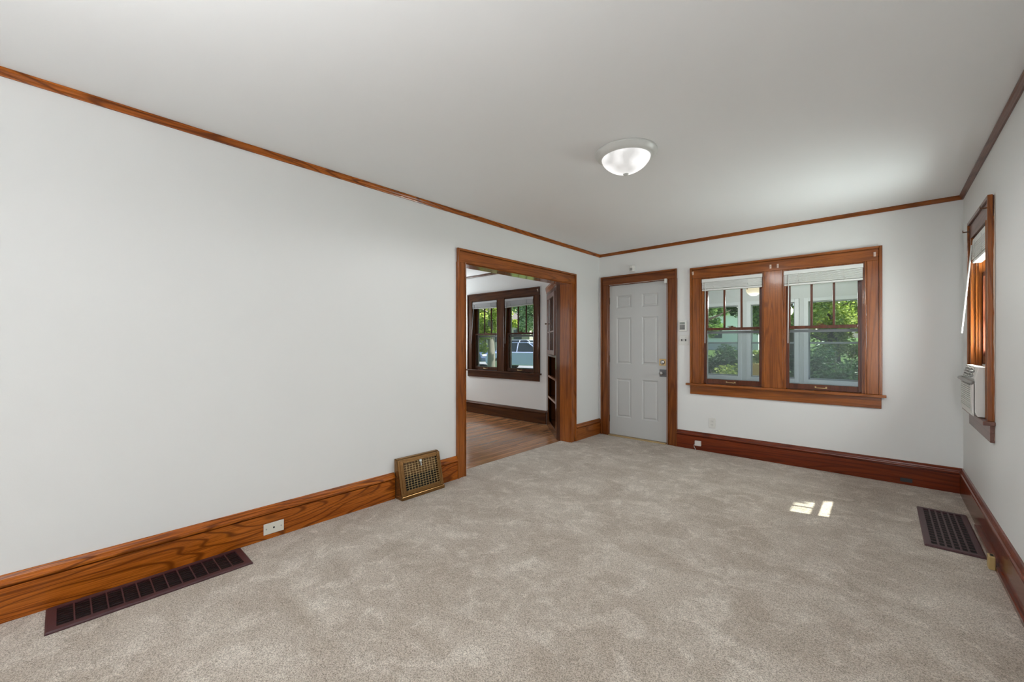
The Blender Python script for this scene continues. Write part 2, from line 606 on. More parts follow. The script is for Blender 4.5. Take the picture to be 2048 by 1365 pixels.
# roof and soffit boards; unseen eave past the right wall sized to cut sunlight
m = MB()
m.box(-7.0, 1.02, YR - 0.5, YB + WT, 2.60, 2.72)
m.box(XR + WT, 1.02, YR - 0.5, 8.0, 2.29, 2.60)
m.box(-7.0, 1.02, YB + WT, 7.75, 2.46, 2.72)
S(m.build('roof', plain('roof_boards', (0.35, 0.33, 0.30), 0.8)))

# ------------------------------------------------------------------ baseboards, crown
BP = [(0, 0), (0.022, 0), (0.022, 0.152), (0.006, 0.153), (0.006, 0.160), (0.027, 0.161), (0.028, 0.170), (0.026, 0.177),
      (0.019, 0.181), (0.017, 0.190), (0.009, 0.203), (0, 0.206)]


def profile_run(m, prof, a, b):
    """profile (d, z) run along u from a to b; d is measured into the room (v = -d)"""
    n = len(prof)
    vs = [(a, -d, z) for d, z in prof] + [(b, -d, z) for d, z in prof]
    m.add(vs, [tuple(range(n)), tuple(range(2 * n - 1, n - 1, -1))] + [(i, (i + 1) % n, n + (i + 1) % n, n + i) for i in range(n)])
    return m


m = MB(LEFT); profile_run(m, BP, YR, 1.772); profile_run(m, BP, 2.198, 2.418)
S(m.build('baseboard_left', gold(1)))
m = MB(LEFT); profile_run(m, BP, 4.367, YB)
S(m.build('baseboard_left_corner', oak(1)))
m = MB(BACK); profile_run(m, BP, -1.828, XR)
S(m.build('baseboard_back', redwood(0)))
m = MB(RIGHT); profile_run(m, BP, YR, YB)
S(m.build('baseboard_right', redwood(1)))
m = MB(BACK); profile_run(m, BP, -6.6, -3.80)
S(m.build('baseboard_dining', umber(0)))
# narrow shoe strip lying proud of the carpet along the right wall
m = MB(); m.box(XR - 0.036, XR - 0.0225, YR, 4.10, 0.0, 0.022)
S(m.build('trim_5', redwood(1)))

CP = [(0, 2.4465), (0.025, 2.4465), (0.025, 2.438), (0.019, 2.434), (0.015, 2.424), (0.011, 2.418), (0.009, 2.412), (0, 2.412)]
S(profile_run(MB(LEFT), CP, YR, YB).build('trim_1', gold(1)))
S(profile_run(MB(BACK), CP, XL, XR).build('trim_2', oak(0)))
S(profile_run(MB(RIGHT), CP, YR, YB).build('trim_3', mauve(1)))
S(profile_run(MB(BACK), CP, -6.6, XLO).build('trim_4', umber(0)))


# ------------------------------------------------------------------ casings
def casing(root, tf, u0, u1, zt, w, z0, side_mat, head_mat, wt=None, sides=(True, True)):
    """flat boards with a raised outer back band and a thin inner bead"""
    wt = wt or w
    for k, (a, b, s) in enumerate(((u0 - w, u0, -1), (u1, u1 + w, 1))):
        if not sides[k]:
            continue
        o, i = (a, b) if s < 0 else (b, a)
        m = MB(tf); m.box(a, b, -0.009, 0, z0, zt)
        m.box(min(o - s * 0.025, i + s * 0.013), max(o - s * 0.025, i + s * 0.013), -0.019, -0.008, z0, zt)
        m.box(min(o, o - s * 0.022), max(o, o - s * 0.022), -0.030, -0.0080, z0, zt + wt)
        m.box(min(i, i + s * 0.010), max(i, i + s * 0.010), -0.024, -0.0080, z0, zt)
        m.build('side_casing', side_mat, root, bevel=0.0025)
    m = MB(tf); m.box(u0 - w + 0.022, u1 + w - 0.022, -0.010, 0, zt, zt + wt)
    m.box(u0 - w + 0.025, u1 + w - 0.025, -0.0195, -0.009, zt, zt + wt - 0.025)
    m.box(u0 - w + 0.022, u1 + w - 0.022, -0.030, -0.0090, zt + wt - 0.022, zt + wt)
    m.build('head_casing', head_mat, root, bevel=0.0025)


def jamb(root, tf, u0, u1, z0, z1, d0, d1, mat, t=0.018):
    m = MB(tf)
    m.box(u0 - 0.001, u0 + t, d0, d1, z0, z1 - t); m.box(u1 - t, u1 + 0.001, d0, d1, z0, z1 - t)
    m.box(u0 - 0.001, u1 + 0.001, d0, d1, z1 - t, z1 + 0.001)
    return m.build('jamb', mat, root, bevel=0.0015)


# cased opening to the dining room
root = frame_root('door_2', (XL, 3.38, 0), 'wide oak-cased opening in the left wall to the dining room', 'doorway')
casing(root, LEFT, OPN[0] + 0.01, OPN[1] - 0.01, 1.98, 0.105, 0.0, oak(2), oak(1), wt=0.125)
m = MB(LEFT)
t = XL - XLO
m.box(OPN[0], OPN[0] + 0.018, -0.002, t + 0.002, 0, 1.972); m.box(OPN[1] - 0.018, OPN[1], -0.002, t + 0.002, 0, 1.972)
m.build('jamb', oak(2), root, bevel=0.0015)
m = MB(LEFT); m.box(OPN[0], OPN[1], -0.002, t + 0.002, 1.972, 1.99)
m.build('head_jamb', oak(1), root, bevel=0.0015)
m = MB(LEFT)
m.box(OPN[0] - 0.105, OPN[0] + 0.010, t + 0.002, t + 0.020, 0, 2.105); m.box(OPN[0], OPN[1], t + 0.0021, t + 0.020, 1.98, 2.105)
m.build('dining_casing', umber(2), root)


# ------------------------------------------------------------------ front door
root = frame_root('door_1', (-2.35, YB + 0.03, 0), 'white six-panel entry door in an oak casing', 'door')
casing(root, BACK, DOOR[0] + 0.006, DOOR[1] + 0.012, 2.018, 0.113, 0.0, redwood(2) if False else wood('cherry_oak_z', (0.050, 0.012, 0.003), (0.170, 0.045, 0.009), (0.240, 0.070, 0.014), 2), wood('cherry_oak_x', (0.050, 0.012, 0.003), (0.170, 0.045, 0.009), (0.240, 0.070, 0.014), 0))
jamb(root, BACK, DOOR[0], DOOR[1], 0.0, DOOR[3], 0, 0.12, wood('cherry_oak_z', *OAK, 2), t=0.008)
m = MB()
DX0, DX1, DZ0, DZ1 = -2.736, -1.959, 0.016, 2.005
PX = [(-2.635, -2.424), (-2.281, -2.066)]
PZ = [(0.255, 0.768), (0.962, 1.574), (1.700, 1.868)]
YF = YB + 0.015
m.box(DX0, DX1, YF + 0.010, YF + 0.045, DZ0, DZ1)


def slabgrid(m):
    us = [DX0, PX[0][0], PX[0][1], PX[1][0], PX[1][1], DX1]
    zs = [DZ0, PZ[0][0], PZ[0][1], PZ[1][0], PZ[1][1], PZ[2][0], PZ[2][1], DZ1]
    for i in range(5):
        for j in range(7):
            a, b, c, d = us[i], us[i + 1], zs[j], zs[j + 1]
            if i in (1, 3) and j in (1, 3, 5):
                g = 0.016; h = 0.034
                # moulded slope down, flat trench, slope up to a raised field
                rings = [(0, 0.0), (g, 0.009), (g + 0.006, 0.009), (h, 0.003)]
                vs = []
                for e, dy in rings:
                    vs += [(a + e, YF + dy, c + e), (b - e, YF + dy, c + e), (b - e, YF + dy, d - e), (a + e, YF + dy, d - e)]
                fs = []
                for k in range(3):
                    for q in range(4):
                        r = (q + 1) % 4
                        fs.append((4 * k + q, 4 * k + r, 4 * k + 4 + r, 4 * k + 4 + q))
                fs.append((12, 13, 14, 15))
                m.add(vs, fs)
            else:
                m.add([(a, YF, c), (b, YF, c), (b, YF, d), (a, YF, d)], [(0, 1, 2, 3)])


slabgrid(m)
for a, b, c, d in ((DX0, DX0, DZ0, DZ1), (DX1, DX1, DZ0, DZ1)):
    m.add([(a, YF, c), (a, YF + 0.011, c), (a, YF + 0.011, d), (a, YF, d)], [(0, 1, 2, 3)])
for z in (DZ0, DZ1):
    m.add([(DX0, YF, z), (DX1, YF, z), (DX1, YF + 0.011, z), (DX0, YF + 0.011, z)], [(0, 1, 2, 3)])
panel = m.build('door_panel', M_DOOR, root)
for hz in (0.18, 0.98, 1.76):
    mm = MB(); mm.cyl((DX0 - 0.001, YF - 0.003), 0.006, hz, hz + 0.09, 2, 12)
    mm.box(DX0 - 0.004, DX0 + 0.003, YF - 0.001, YF + 0.012, hz, hz + 0.09)
    mm.build('hinge', plain('painted_hinge', (0.10, 0.055, 0.03), 0.4, 0.5), root)
# deadbolt: brass square plate with steel thumb turn
dx, dz = -2.012, 1.000
mm = MB(); mm.box(dx - 0.042, dx + 0.042, YF - 0.006, YF, dz - 0.042, dz + 0.042)
pl = mm.build('deadbolt', M_BRASS, root, bevel=0.003)
mm = MB(); mm.lathe([(0.0, YF - 0.022), (0.020, YF - 0.021), (0.027, YF - 0.014), (0.029, YF - 0.006)], (dx, dz), 1, 28)
mm.build('thumb_turn_rose', M_STEEL, pl)
mm = MB(); mm.box(dx - 0.006, dx + 0.006, YF - 0.040, YF - 0.020, dz - 0.020, dz + 0.020)
mm.build('thumb_turn', M_STEEL, pl, bevel=0.003)
dz = 0.866; dx = -2.008
mm = MB(); mm.box(dx - 0.042, dx + 0.042, YF - 0.005, YF, dz - 0.045, dz + 0.045)
pl = mm.build('door_knob_plate', plain('worn_steel', (0.16, 0.16, 0.165), 0.4, 0.6, var=0.3, bscale=90), root, bevel=0.004)
mm = MB(); mm.lathe([(0.012, YF - 0.004), (0.011, YF - 0.030), (0.018, YF - 0.036), (0.024, YF - 0.048), (0.023, YF - 0.060),
                     (0.020, YF - 0.068), (0.0, YF - 0.070)], (dx - 0.004, dz), 1, 28)
mm.build('knob', M_STEEL, pl)
mm = MB(); mm.box(DOOR[0] + 0.008, DOOR[1] - 0.008, YB - 0.030, YB + 0.12, 0.0, 0.012)
mm.build('threshold', M_BRASS, root, bevel=0.003)

m = MB(); m.box(-1.972, -1.944, YB - 0.038, YB - 0.0205, 1.968, 2.022)
cs = m.build('door_contact', M_WHITE, bevel=0.002)
tag(cs, 'small white contact sensor at the top right corner of the entry door', 'sensor')


# ------------------------------------------------------------------ double-hung windows
def sash(root, tf, name, u0, u1, z0, z1, v0, v1, mats, stile, bot, top, munt=0, lift=False, lock=False):
    mz, mh = mats
    m = MB(tf)
    m.box(u0, u0 + stile, v0, v1, z0, z1); m.box(u1 - stile, u1, v0, v1, z0, z1)
    m.box(u0 + stile, u1 - stile, v0, v1, z0, z0 + bot); m.box(u0 + stile, u1 - stile, v0, v1, z1 - top, z1)
    for k in range(munt):
        c = u0 + stile + (u1 - u0 - 2 * stile) * (k + 1) / (munt + 1)
        m.box(c - 0.0095, c + 0.0095, v0 + 0.004, v1 - 0.004, z0 + bot, z1 - top)
    s = m.build(name, mz, root, bevel=0.002)
    m = MB(tf); vm = (v0 + v1) / 2
    m.box(u0 + stile - 0.004, u1 - stile + 0.004, vm - 0.0015, vm + 0.0015, z0 + bot - 0.004, z1 - top + 0.004)
    m.build('pane', M_GLASS, s)
    if lift:
        c = (u0 + u1) / 2 - 0.01; z = z0 + bot * 0.5
        m = MB(tf)
        m.box(c - 0.048, c - 0.036, v0 - 0.004, v0, z - 0.008, z + 0.008); m.box(c + 0.036, c + 0.048, v0 - 0.004, v0, z - 0.008, z + 0.008)
        m.tube([(c - 0.042, v0 - 0.004, z), (c - 0.034, v0 - 0.020, z - 0.004), (c + 0.034, v0 - 0.020, z - 0.004), (c + 0.042, v0 - 0.004, z)], 0.004)
        m.build('sash_lift', M_BRASS, s)
    if lock:
        c = (u0 + u1) / 2; z = z1
        m = MB(tf); m.box(c - 0.03, c + 0.03, v0 + 0.003, v1 + 0.02, z, z + 0.007)
        m.cyl((c, (v0 + v1) / 2), 0.013, z + 0.006, z + 0.019)
        m.box(c - 0.045, c + 0.005, v0 + 0.006, v0 + 0.016, z + 0.010, z + 0.018)
        m.build('sash_lock', plain('dark_bronze', (0.10, 0.06, 0.03), 0.35, 0.8), s)
    return s


def storm(root, tf, u0, u1, z0, z1, v0):
    """pale aluminium storm frame with a rail and an insect screen in its lower half"""
    m = MB(tf); w = 0.026
    m.box(u0, u0 + w, v0, v0 + 0.016, z0, z1); m.box(u1 - w, u1, v0, v0 + 0.016, z0, z1)
    m.box(u0 + w, u1 - w, v0, v0 + 0.016, z0, z0 + w); m.box(u0 + w, u1 - w, v0, v0 + 0.016, z1 - w, z1)
    s = m.build('storm_frame', M_ALU, root, bevel=0.002)
    m = MB(tf); m.box(u0 + w, u1 - w, v0 + 0.001, v0 + 0.017, 1.345, 1.374)
    m.build('storm_rail', plain('weathered_aluminium', (0.26, 0.26, 0.29), 0.45), s)
    m = MB(tf); m.box(u0 + w, u1 - w, v0 + 0.004, v0 + 0.006, z0 + w, 1.345)
    m.build('insect_screen', M_SCREEN, s)


def hung_window(root, tf, u0, u1, fz, fh, raised=0.0, lift=True, with_storm=True):
    """frame of one opening: jambs, stops, upper sash with three lights, lower sash with one"""
    jamb(root, tf, u0, u1, Z0, Z1, -0.001, WT, fz, t=0.014)
    a, b = u0 + 0.014, u1 - 0.014
    m = MB(tf)
    for s, e in ((a, 1), (b, -1)):
        m.box(min(s, s + e * 0.010), max(s, s + e * 0.010), 0.012, 0.026, Z0, Z1 - 0.014)
        m.box(min(s, s + e * 0.010), max(s, s + e * 0.010), 0.096, 0.106, Z0, Z1 - 0.014)
    m.build('sash_stop', fz, root)
    sash(root, tf, 'lower_sash', a + 0.001, b - 0.001, Z0 + 0.004 + raised, 1.410 + raised, 0.028, 0.058, (fh, fh), 0.035, 0.052, 0.030, 0, lift, True)
    sash(root, tf, 'upper_sash', a + 0.001, b - 0.001, 1.380, Z1 - 0.016, 0.062, 0.092, (fh, fh), 0.040, 0.030, 0.050, 2)
    if with_storm:
        storm(root, tf, a, b, Z0, Z1 - 0.016, 0.112)


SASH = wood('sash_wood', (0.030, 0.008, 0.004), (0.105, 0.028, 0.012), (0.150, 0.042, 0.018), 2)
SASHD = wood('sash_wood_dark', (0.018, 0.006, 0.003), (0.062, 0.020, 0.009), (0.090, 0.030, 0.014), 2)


def double_window(name, tf, ops, label, cz, cx, sz, sx, sashm, loc):
    root = frame_root(name, loc, label, 'window')
    (a0, a1), (b0, b1) = ops
    casing(root, tf, a0, b1, Z1, 0.118, Z0, cz, cx, wt=0.127)
    m = MB(tf); m.box(a1, b0, -0.019, 0, Z0, Z1)
    m.box(a1, a1 + 0.010, -0.023, -0.0188, Z0, Z1); m.box(b0 - 0.010, b0, -0.023, -0.0188, Z0, Z1)
    m.build('mullion', cz, root, bevel=0.0025)
    m = MB(tf); m.box(a0 - 0.157, b1 + 0.145, -0.056, 0.0, Z0 - 0.024, Z0)
    m.box(a0, a1, 0, WT, Z0 - 0.02, Z0); m.box(b0, b1, 0, WT, Z0 - 0.02, Z0)
    m.build('stool', cx, root, bevel=0.004)
    m = MB(tf); m.box(a0 - 0.118, b1 + 0.112, -0.019, 0, Z0 - 0.126, Z0 - 0.024)
    m.build('apron', cx, root, bevel=0.003)
    for a, b in ops:
        hung_window(root, tf, a, b, cz, sashm)
    return root


double_window('window_1', BACK, LIV, 'double oak-framed sash window in the back wall beside the entry door', oak(2), oak(0), 2, 0, SASH, (-0.84, YB, Z0))
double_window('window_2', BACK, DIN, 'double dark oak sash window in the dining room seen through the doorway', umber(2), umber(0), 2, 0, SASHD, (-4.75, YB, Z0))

root = frame_root('window_3', (XR, 4.08, Z0), 'single oak sash window in the right wall holding the air conditioner', 'window')
a, b = RWY
casing(root, RIGHT, a, b, Z1, 0.118, Z0, oak(2), mauve(1), wt=0.127)
m = MB(RIGHT); m.box(a - 0.140, b + 0.16, -0.050, 0, Z0 - 0.024, Z0); m.box(a, b, 0, WT, Z0 - 0.02, Z0)
m.build('stool', mauve(1), root, bevel=0.004)
m = MB(RIGHT); m.box(a - 0.118, b + 0.118, -0.019, 0, Z0 - 0.126, Z0 - 0.024)
m.build('apron', mauve(1), root, bevel=0.003)
hung_window(root, RIGHT, a, b, oak(2), SASH, raised=0.318, lift=False, with_storm=False)
# torn paint edge where the casing meets the wall, towards the room's near side
rnd = random.Random(4)
m = MB(); n = 60; zz = [0.66 + (2.115 - 0.66) * i / n for i in range(n + 1)]
ws = []
w = 0.008
for i in range(n + 1):
    w = min(0.016, max(0.002, w + rnd.uniform(-0.003, 0.003))); ws.append(w)
for i in range(n):
    y0 = a - 0.118
    m.add([(XR - 0.0015, y0, zz[i]), (XR - 0.0015, y0 - ws[i], zz[i]), (XR - 0.0015, y0 - ws[i + 1], zz[i + 1]), (XR - 0.0015, y0, zz[i + 1]),
           (XR - ws[i] * 0.45, y0 - 0.0006, zz[i]), (XR - ws[i + 1] * 0.45, y0 - 0.0006, zz[i + 1])], [(0, 1, 2, 3), (0, 3, 5, 4), (1, 4, 5, 2)])
m.build('torn_paint_edge', plain('old_cream_paint', (0.62, 0.50, 0.40), 0.8, bump=0.5, bscale=80, var=0.1), root)


# ------------------------------------------------------------------ blinds
def blind(tf, u0, u1, label, zb=1.818, wand=(0.07, 0.0, 1.30), n_slats=9, loc=None, tilt=0.0, group=None, v_off=0.0, vinyl=None):
    M_BLIND = vinyl or MATS['blind_vinyl']
    zt = Z1 - 0.016
    a, b = u0 + 0.012, u1 - 0.012
    va = -0.018 + v_off
    o = tf((a + b) / 2, va + 0.02, zb)
    root = thing('window_blind', o, label, 'blind', group)
    m = MB(tf); m.box(a + 0.003, b - 0.003, va + 0.012, va + 0.040, zt - 0.036, zt)
    m.build('head_rail', M_BLIND, root, bevel=0.002)
    m = MB(tf); m.prism([(va, zt - 0.038), (va + 0.005, zt - 0.038), (va + 0.008, zt - 0.002), (va + 0.003, zt)], 0, a, b)
    m.build('valance', M_BLIND, root, bevel=0.001)
    zs0, zs1 = zb + 0.022, zt - 0.040
    c = (a + b) / 2
    for k in range(n_slats):
        z = zs0 + (zs1 - zs0) * (k + 0.5) / n_slats
        h = (zs1 - zs0) / n_slats * 0.62
        t = tilt * (1 - k / n_slats)
        m = MB(tf)
        pts = []
        for q in range(5):
            s = -1 + 2 * q / 4
            pts.append((va + 0.021 + 0.0235 * s, z + h * 0.5 + 0.0015 * (1 - s * s)))
        poly = pts + [(p, q - h * 1.15) for p, q in reversed(pts)]
        for (sa, sb) in ((a + 0.004, b - 0.004),):
            vs = [(sa, p, q - t) for p, q in poly] + [(sb, p, q + t) for p, q in poly]
            nn = len(poly)
            m.add(vs, [tuple(range(nn)), tuple(range(2 * nn - 1, nn - 1, -1))] + [(i, (i + 1) % nn, nn + (i + 1) % nn, nn + i) for i in range(nn)])
        m.build('slat', M_BLIND, root)
    m = MB(tf)
    vs = [(x, y, z + s * tilt) for z in (zb, zb + 0.018) for y in (va, va + 0.044) for x, s in ((a + 0.003, -1), (b - 0.003, 1))]
    m.add(vs, [(0, 2, 3, 1), (4, 5, 7, 6), (0, 1, 5, 4), (2, 6, 7, 3), (0, 4, 6, 2), (1, 3, 7, 5)])
    m.build('bottom_rail', M_BLIND, root, bevel=0.003)
    for x in (a + 0.12, b - 0.14):
        m = MB(tf)
        m.tube([(x, va - 0.003, zt - 0.03), (x, va - 0.004, (zt + zb) / 2), (x + 0.004, va - 0.003, zb + 0.004)], 0.0013, 6)
        m.tube([(x, va - 0.004, zb + 0.05), (x + 0.012, va - 0.007, zb + 0.03), (x - 0.004, va - 0.005, zb + 0.018)], 0.002, 6)
        m.build('lift_cord', M_BLIND, root)
    m = MB(tf)
    du, dv, z_end = wand
    p0 = (a + 0.04, va - 0.006, zt - 0.045)
    p1 = (a + 0.04 + du, va - 0.006 + dv, z_end)
    m.tube([p0, tuple((p0[i] + p1[i]) / 2 for i in range(3)), p1], 0.0045, 6)
    m.build('tilt_wand', M_BLIND, root)
    return root


blind(BACK, *LIV[0], 'raised white blind in the left sash of the window beside the door', zb=1.832, wand=(0.0, -0.01, 1.235), tilt=-0.004, group='raised white window blinds')
blind(BACK, *LIV[1], 'raised white blind in the right sash of the back wall window', zb=1.818, wand=(-0.004, -0.01, 1.235), group='raised white window blinds')
blind(BACK, *DIN[0], 'raised white blind with backlit grey in its colour in the left sash of the dining room window', zb=1.845, wand=(-0.03, -0.03, 1.23), tilt=-0.006, vinyl=plain('backlit_blind_vinyl', (0.40, 0.41, 0.42), 0.5), group='raised white window blinds')  # darker vinyl colour carries the backlit shade of the dining blinds
blind(BACK, *DIN[1], 'raised white blind with backlit grey in its colour in the right sash of the dining room window', zb=1.835, wand=(-0.01, -0.02, 1.23), tilt=0.010, vinyl=plain('backlit_blind_vinyl', (0.40, 0.41, 0.42), 0.5), group='raised white window blinds')
# in the right wall the wand hangs from the far end of the head rail and leans into the room
RIGHTF = lambda u, v, z: (XR + v, RWY[0] + RWY[1] - u, z)
blind(RIGHTF, RWY[0], RWY[1], 'raised white blind above the air conditioner in the right wall window', zb=1.800, wand=(0.02, -0.050, 1.305), group='raised white window blinds')

# ------------------------------------------------------------------ air conditioner
AY0, AY1, AZ0, AZ1 = 3.815, 4.300, 0.772, 1.084
root = thing('air_conditioner', (0.55, 4.06, AZ0), 'white window air conditioner with louvred front standing on the right sill', 'air conditioner')
m = MB(); m.box(0.470, 0.95, AY0 + 0.008, AY1 - 0.008, AZ0, AZ1 - 0.006)
m.build('chassis', M_WHITE, root, bevel=0.004)
# front bezel: side profile (x, z) extruded along Y, hollow behind the grilles
FX = 0.407
prof = [(0.470, AZ0 + 0.002), (0.470, AZ1), (0.437, AZ1), (0.420, AZ1 - 0.075), (0.4225, AZ1 - 0.085), (0.4225, AZ0 + 0.03), (0.434, AZ0 + 0.002)]
m = MB()
m.prism([(x, z) for x, z in prof], 1, AY0, AY1)
bez = m.build('front_bezel', M_WHITE, root, bevel=0.004)
m = MB()
m.box(0.4185, 0.4230, AY0 + 0.055, AY1 - 0.02, AZ0 + 0.036, AZ0 + 0.196)
m.build('intake_recess', M_BLACK, bez)
m = MB(); m.prism([(0.470, AZ0 + 0.004), (0.4185, AZ0 + 0.004), (0.411, AZ0 + 0.03), (0.408, AZ0 + 0.2), (0.4185, AZ0 + 0.21)][1:4] + [(0.4185, AZ0 + 0.205)], 1, AY0 + 0.002, AY0 + 0.055)
m.prism([(0.4185, AZ0 + 0.004), (0.411, AZ0 + 0.03), (0.408, AZ0 + 0.2), (0.4185, AZ0 + 0.205)], 1, AY1 - 0.02, AY1 - 0.002)
m.prism([(0.4185, AZ0 + 0.004), (0.413, AZ0 + 0.008), (0.411, AZ0 + 0.036), (0.4185, AZ0 + 0.036)], 1, AY0 + 0.055, AY1 - 0.02)
m.build('grille_border', M_WHITE, bez)
for k in range(12):
    z = AZ0 + 0.042 + k * 0.0130
    m = MB(); m.prism([(0.418, z), (0.4085, z - 0.003), (0.4085, z + 0.002), (0.418, z + 0.006)], 1, AY0 + 0.055, AY1 - 0.02)
    m.build('louvre', M_WHITE, bez)
m = MB()
m.prism([(0.4185, AZ1 - 0.072), (0.4350, AZ1 - 0.006), (0.4362, AZ1 - 0.006), (0.4200, AZ1 - 0.072)], 1, AY0 + 0.12, AY1 - 0.03)
m.build('outlet_recess', M_BLACK, bez)
m = MB()
for k in range(4):
    z = AZ1 - 0.066 + k * 0.017; x = 0.4190 + (z - AZ1 + 0.072) * 0.25
    m.box(x - 0.004, x, AY0 + 0.12, AY1 - 0.03, z, z + 0.004)
for k in range(7):
    y = AY0 + 0.12 + (AY1 - AY0 - 0.15) * k / 6
    m.prism([(0.4155, AZ1 - 0.072), (0.4320, AZ1 - 0.006), (0.4340, AZ1 - 0.006), (0.4175, AZ1 - 0.072)], 1, y - 0.003, y + 0.003)
m.build('outlet_vane', M_WHITE, bez)
m = MB()
m.tube([(0.412, AY0 + 0.004, AZ1 - 0.097), (0.402, AY0 + 0.03, AZ1 - 0.095), (0.398, (AY0 + AY1) / 2, AZ1 - 0.093), (0.402, AY1 - 0.03, AZ1 - 0.092), (0.412, AY1 - 0.006, AZ1 - 0.092)], 0.0115, 10)
m.build('control_strip', M_GREYP, bez)
for z in (AZ1 - 0.030, AZ1 - 0.058):
    m = MB(); m.cyl((AY0 + 0.075, z), 0.007, 0.408, 0.432, 0, 12)
    m.build('control_button', M_GREYP, bez)
m = MB()
for (y0, y1) in ((AY1 - 0.008, RWY[1] - 0.026), (RWY[0] + 0.010, AY0 + 0.008)):
    k = y0
    while k < y1 - 0.001:
        m.box(0.530, 0.540, k, min(k + 0.007, y1), AZ0, AZ1); k += 0.010
m.box(0.515, 0.556, RWY[0] + 0.016, RWY[1] - 0.016, AZ1 - 0.006, AZ1 + 0.003)
m.build('side_curtain', M_WHITE, root)

# ------------------------------------------------------------------ ceiling light
LX, LY = -1.212, 2.412
root = thing('ceiling_light', (LX, LY, ZC), 'flush dome ceiling light, lit, with white rim and frosted glass', 'ceiling light')
m = MB(); m.lathe([(0.0, ZC), (0.190, ZC), (0.190, ZC - 0.010), (0.183, ZC - 0.015), (0.178, ZC - 0.026), (0.168, ZC - 0.034), (0.156, ZC - 0.040), (0.150, ZC - 0.040), (0.146, ZC - 0.030)], (LX, LY), 2, 64)
m.build('rim', plain('rim_enamel', (0.62, 0.63, 0.61), 0.35), root)
prof = []
for k in range(19):
    t = (k / 18) ** 0.8
    prof.append((0.150 * (1 - t ** 1.75) ** 0.66 if k < 18 else 0.0, ZC - 0.036 - 0.100 * t))
m = MB(); m.lathe(prof, (LX, LY), 2, 64)
m.build('glass_shade', glow('lit_frosted_glass', (1.0, 0.99, 0.985), 0.80, mottled=True, base=0.5), root)
m = MB(); m.lathe([(0.012, ZC - 0.131), (0.018, ZC - 0.136), (0.015, ZC - 0.143), (0.007, ZC - 0.147), (0.0, ZC - 0.149)], (LX, LY), 2, 20)
m.build('finial', plain('rim_enamel', (0.62, 0.63, 0.61), 0.35), root)
spot_lamp('ceiling_bulb', (LX, LY, ZC - 0.165), 36, 0.12, angle=178, blend=0.25)

# ------------------------------------------------------------------ small fittings
root = thing('motion_sensor', (-2.40, YB, 2.15), 'small white motion sensor on the wall above the entry door', 'sensor')
m = MB(); m.prism([(-2.436, YB), (-2.364, YB), (-2.368, YB - 0.028), (-2.384, YB - 0.046), (-2.416, YB - 0.046), (-2.432, YB - 0.028)], 2, 2.160, 2.238)
m.build('housing', M_WHITE, root, bevel=0.004)
m = MB(); m.box(-2.418, -2.382, YB - 0.048, YB - 0.0455, 2.172, 2.205)
m.build('lens', M_GREYP, root)

kx0, kx1, kz0, kz1 = -1.803, -1.712, 1.378, 1.502
root = thing('alarm_keypad', (-1.757, YB, kz0), 'white alarm keypad on the wall between door and window, above the switches', 'keypad')
m = MB(); m.box(kx0, kx1, YB - 0.022, YB, kz0, kz1)
m.build('housing', M_WHITE, root, bevel=0.005)
m = MB(); m.box(kx0 + 0.012, kx1 - 0.020, YB - 0.0235, YB - 0.0215, kz1 - 0.042, kz1 - 0.018)
m.build('display', plain('lcd_grey', (0.22, 0.25, 0.22), 0.3), root)
m = MB(); m.box(kx0 + 0.012, kx1 - 0.020, YB - 0.0228, YB - 0.0215, kz0 + 0.018, kz1 - 0.048)
m.build('key_field', plain('dark_plastic', (0.06, 0.06, 0.06), 0.5), root)
for i in range(4):
    for j in range(4):
        x = kx0 + 0.014 + i * 0.0145; z = kz0 + 0.020 + j * 0.0148
        m = MB(); m.box(x, x + 0.0105, YB - 0.0250, YB - 0.0225, z, z + 0.0098)
        m.build('key', M_GREYP, root)

sx0, sx1, sz0, sz1 = -1.806, -1.692, 1.211, 1.327
root = thing('light_switch', (-1.749, YB, sz0), 'white double switch plate with two dark toggles beside the door casing', 'light switch')
m = MB(); m.box(sx0, sx1, YB - 0.006, YB, sz0, sz1)
m.build('plate', M_WHITE, root, bevel=0.003)
for x in (-1.772, -1.726):
    m = MB(); m.prism([(YB - 0.005, 1.258), (YB - 0.012, 1.262), (YB - 0.020, 1.279), (YB - 0.016, 1.284), (YB - 0.005, 1.282)], 0, x - 0.005, x + 0.005)
    m.build('toggle', plain('dark_plastic', (0.06, 0.06, 0.06), 0.5), root)
    for z in (1.236, 1.302):
        m = MB(); m.cyl((x, z), 0.003, YB - 0.0072, YB - 0.005, 1, 10)
        m.build('screw', M_STEEL, root)


def outlet_box(root, x, z0, z1):
    m = MB(); m.box(x - 0.036, x + 0.036, YB - 0.006, YB, z0, z1)
    m.build('plate', M_WHITE, root, bevel=0.003)
    for zc in ((z0 + z1) / 2 + 0.020, (z0 + z1) / 2 - 0.020):
        m = MB(); m.box(x - 0.016, x + 0.016, YB - 0.009, YB - 0.005, zc - 0.013, zc + 0.013)
        s = m.build('socket', M_WHITE, root, bevel=0.004)
        m = MB(); m.box(x - 0.008, x - 0.006, YB - 0.0096, YB - 0.0088, zc - 0.003, zc + 0.006)
        m.box(x + 0.006, x + 0.008, YB - 0.0096, YB - 0.0088, zc - 0.003, zc + 0.006); m.cyl((x, zc - 0.008), 0.0022, YB - 0.0096, YB - 0.0088, 1, 8)
        m.build('slot', M_BLACK, s)


root = thing('wall_outlet', (-1.435, YB, 0.27), 'white duplex wall outlet above the back baseboard, under the window', 'outlet')
outlet_box(root, -1.435, 0.272, 0.386)

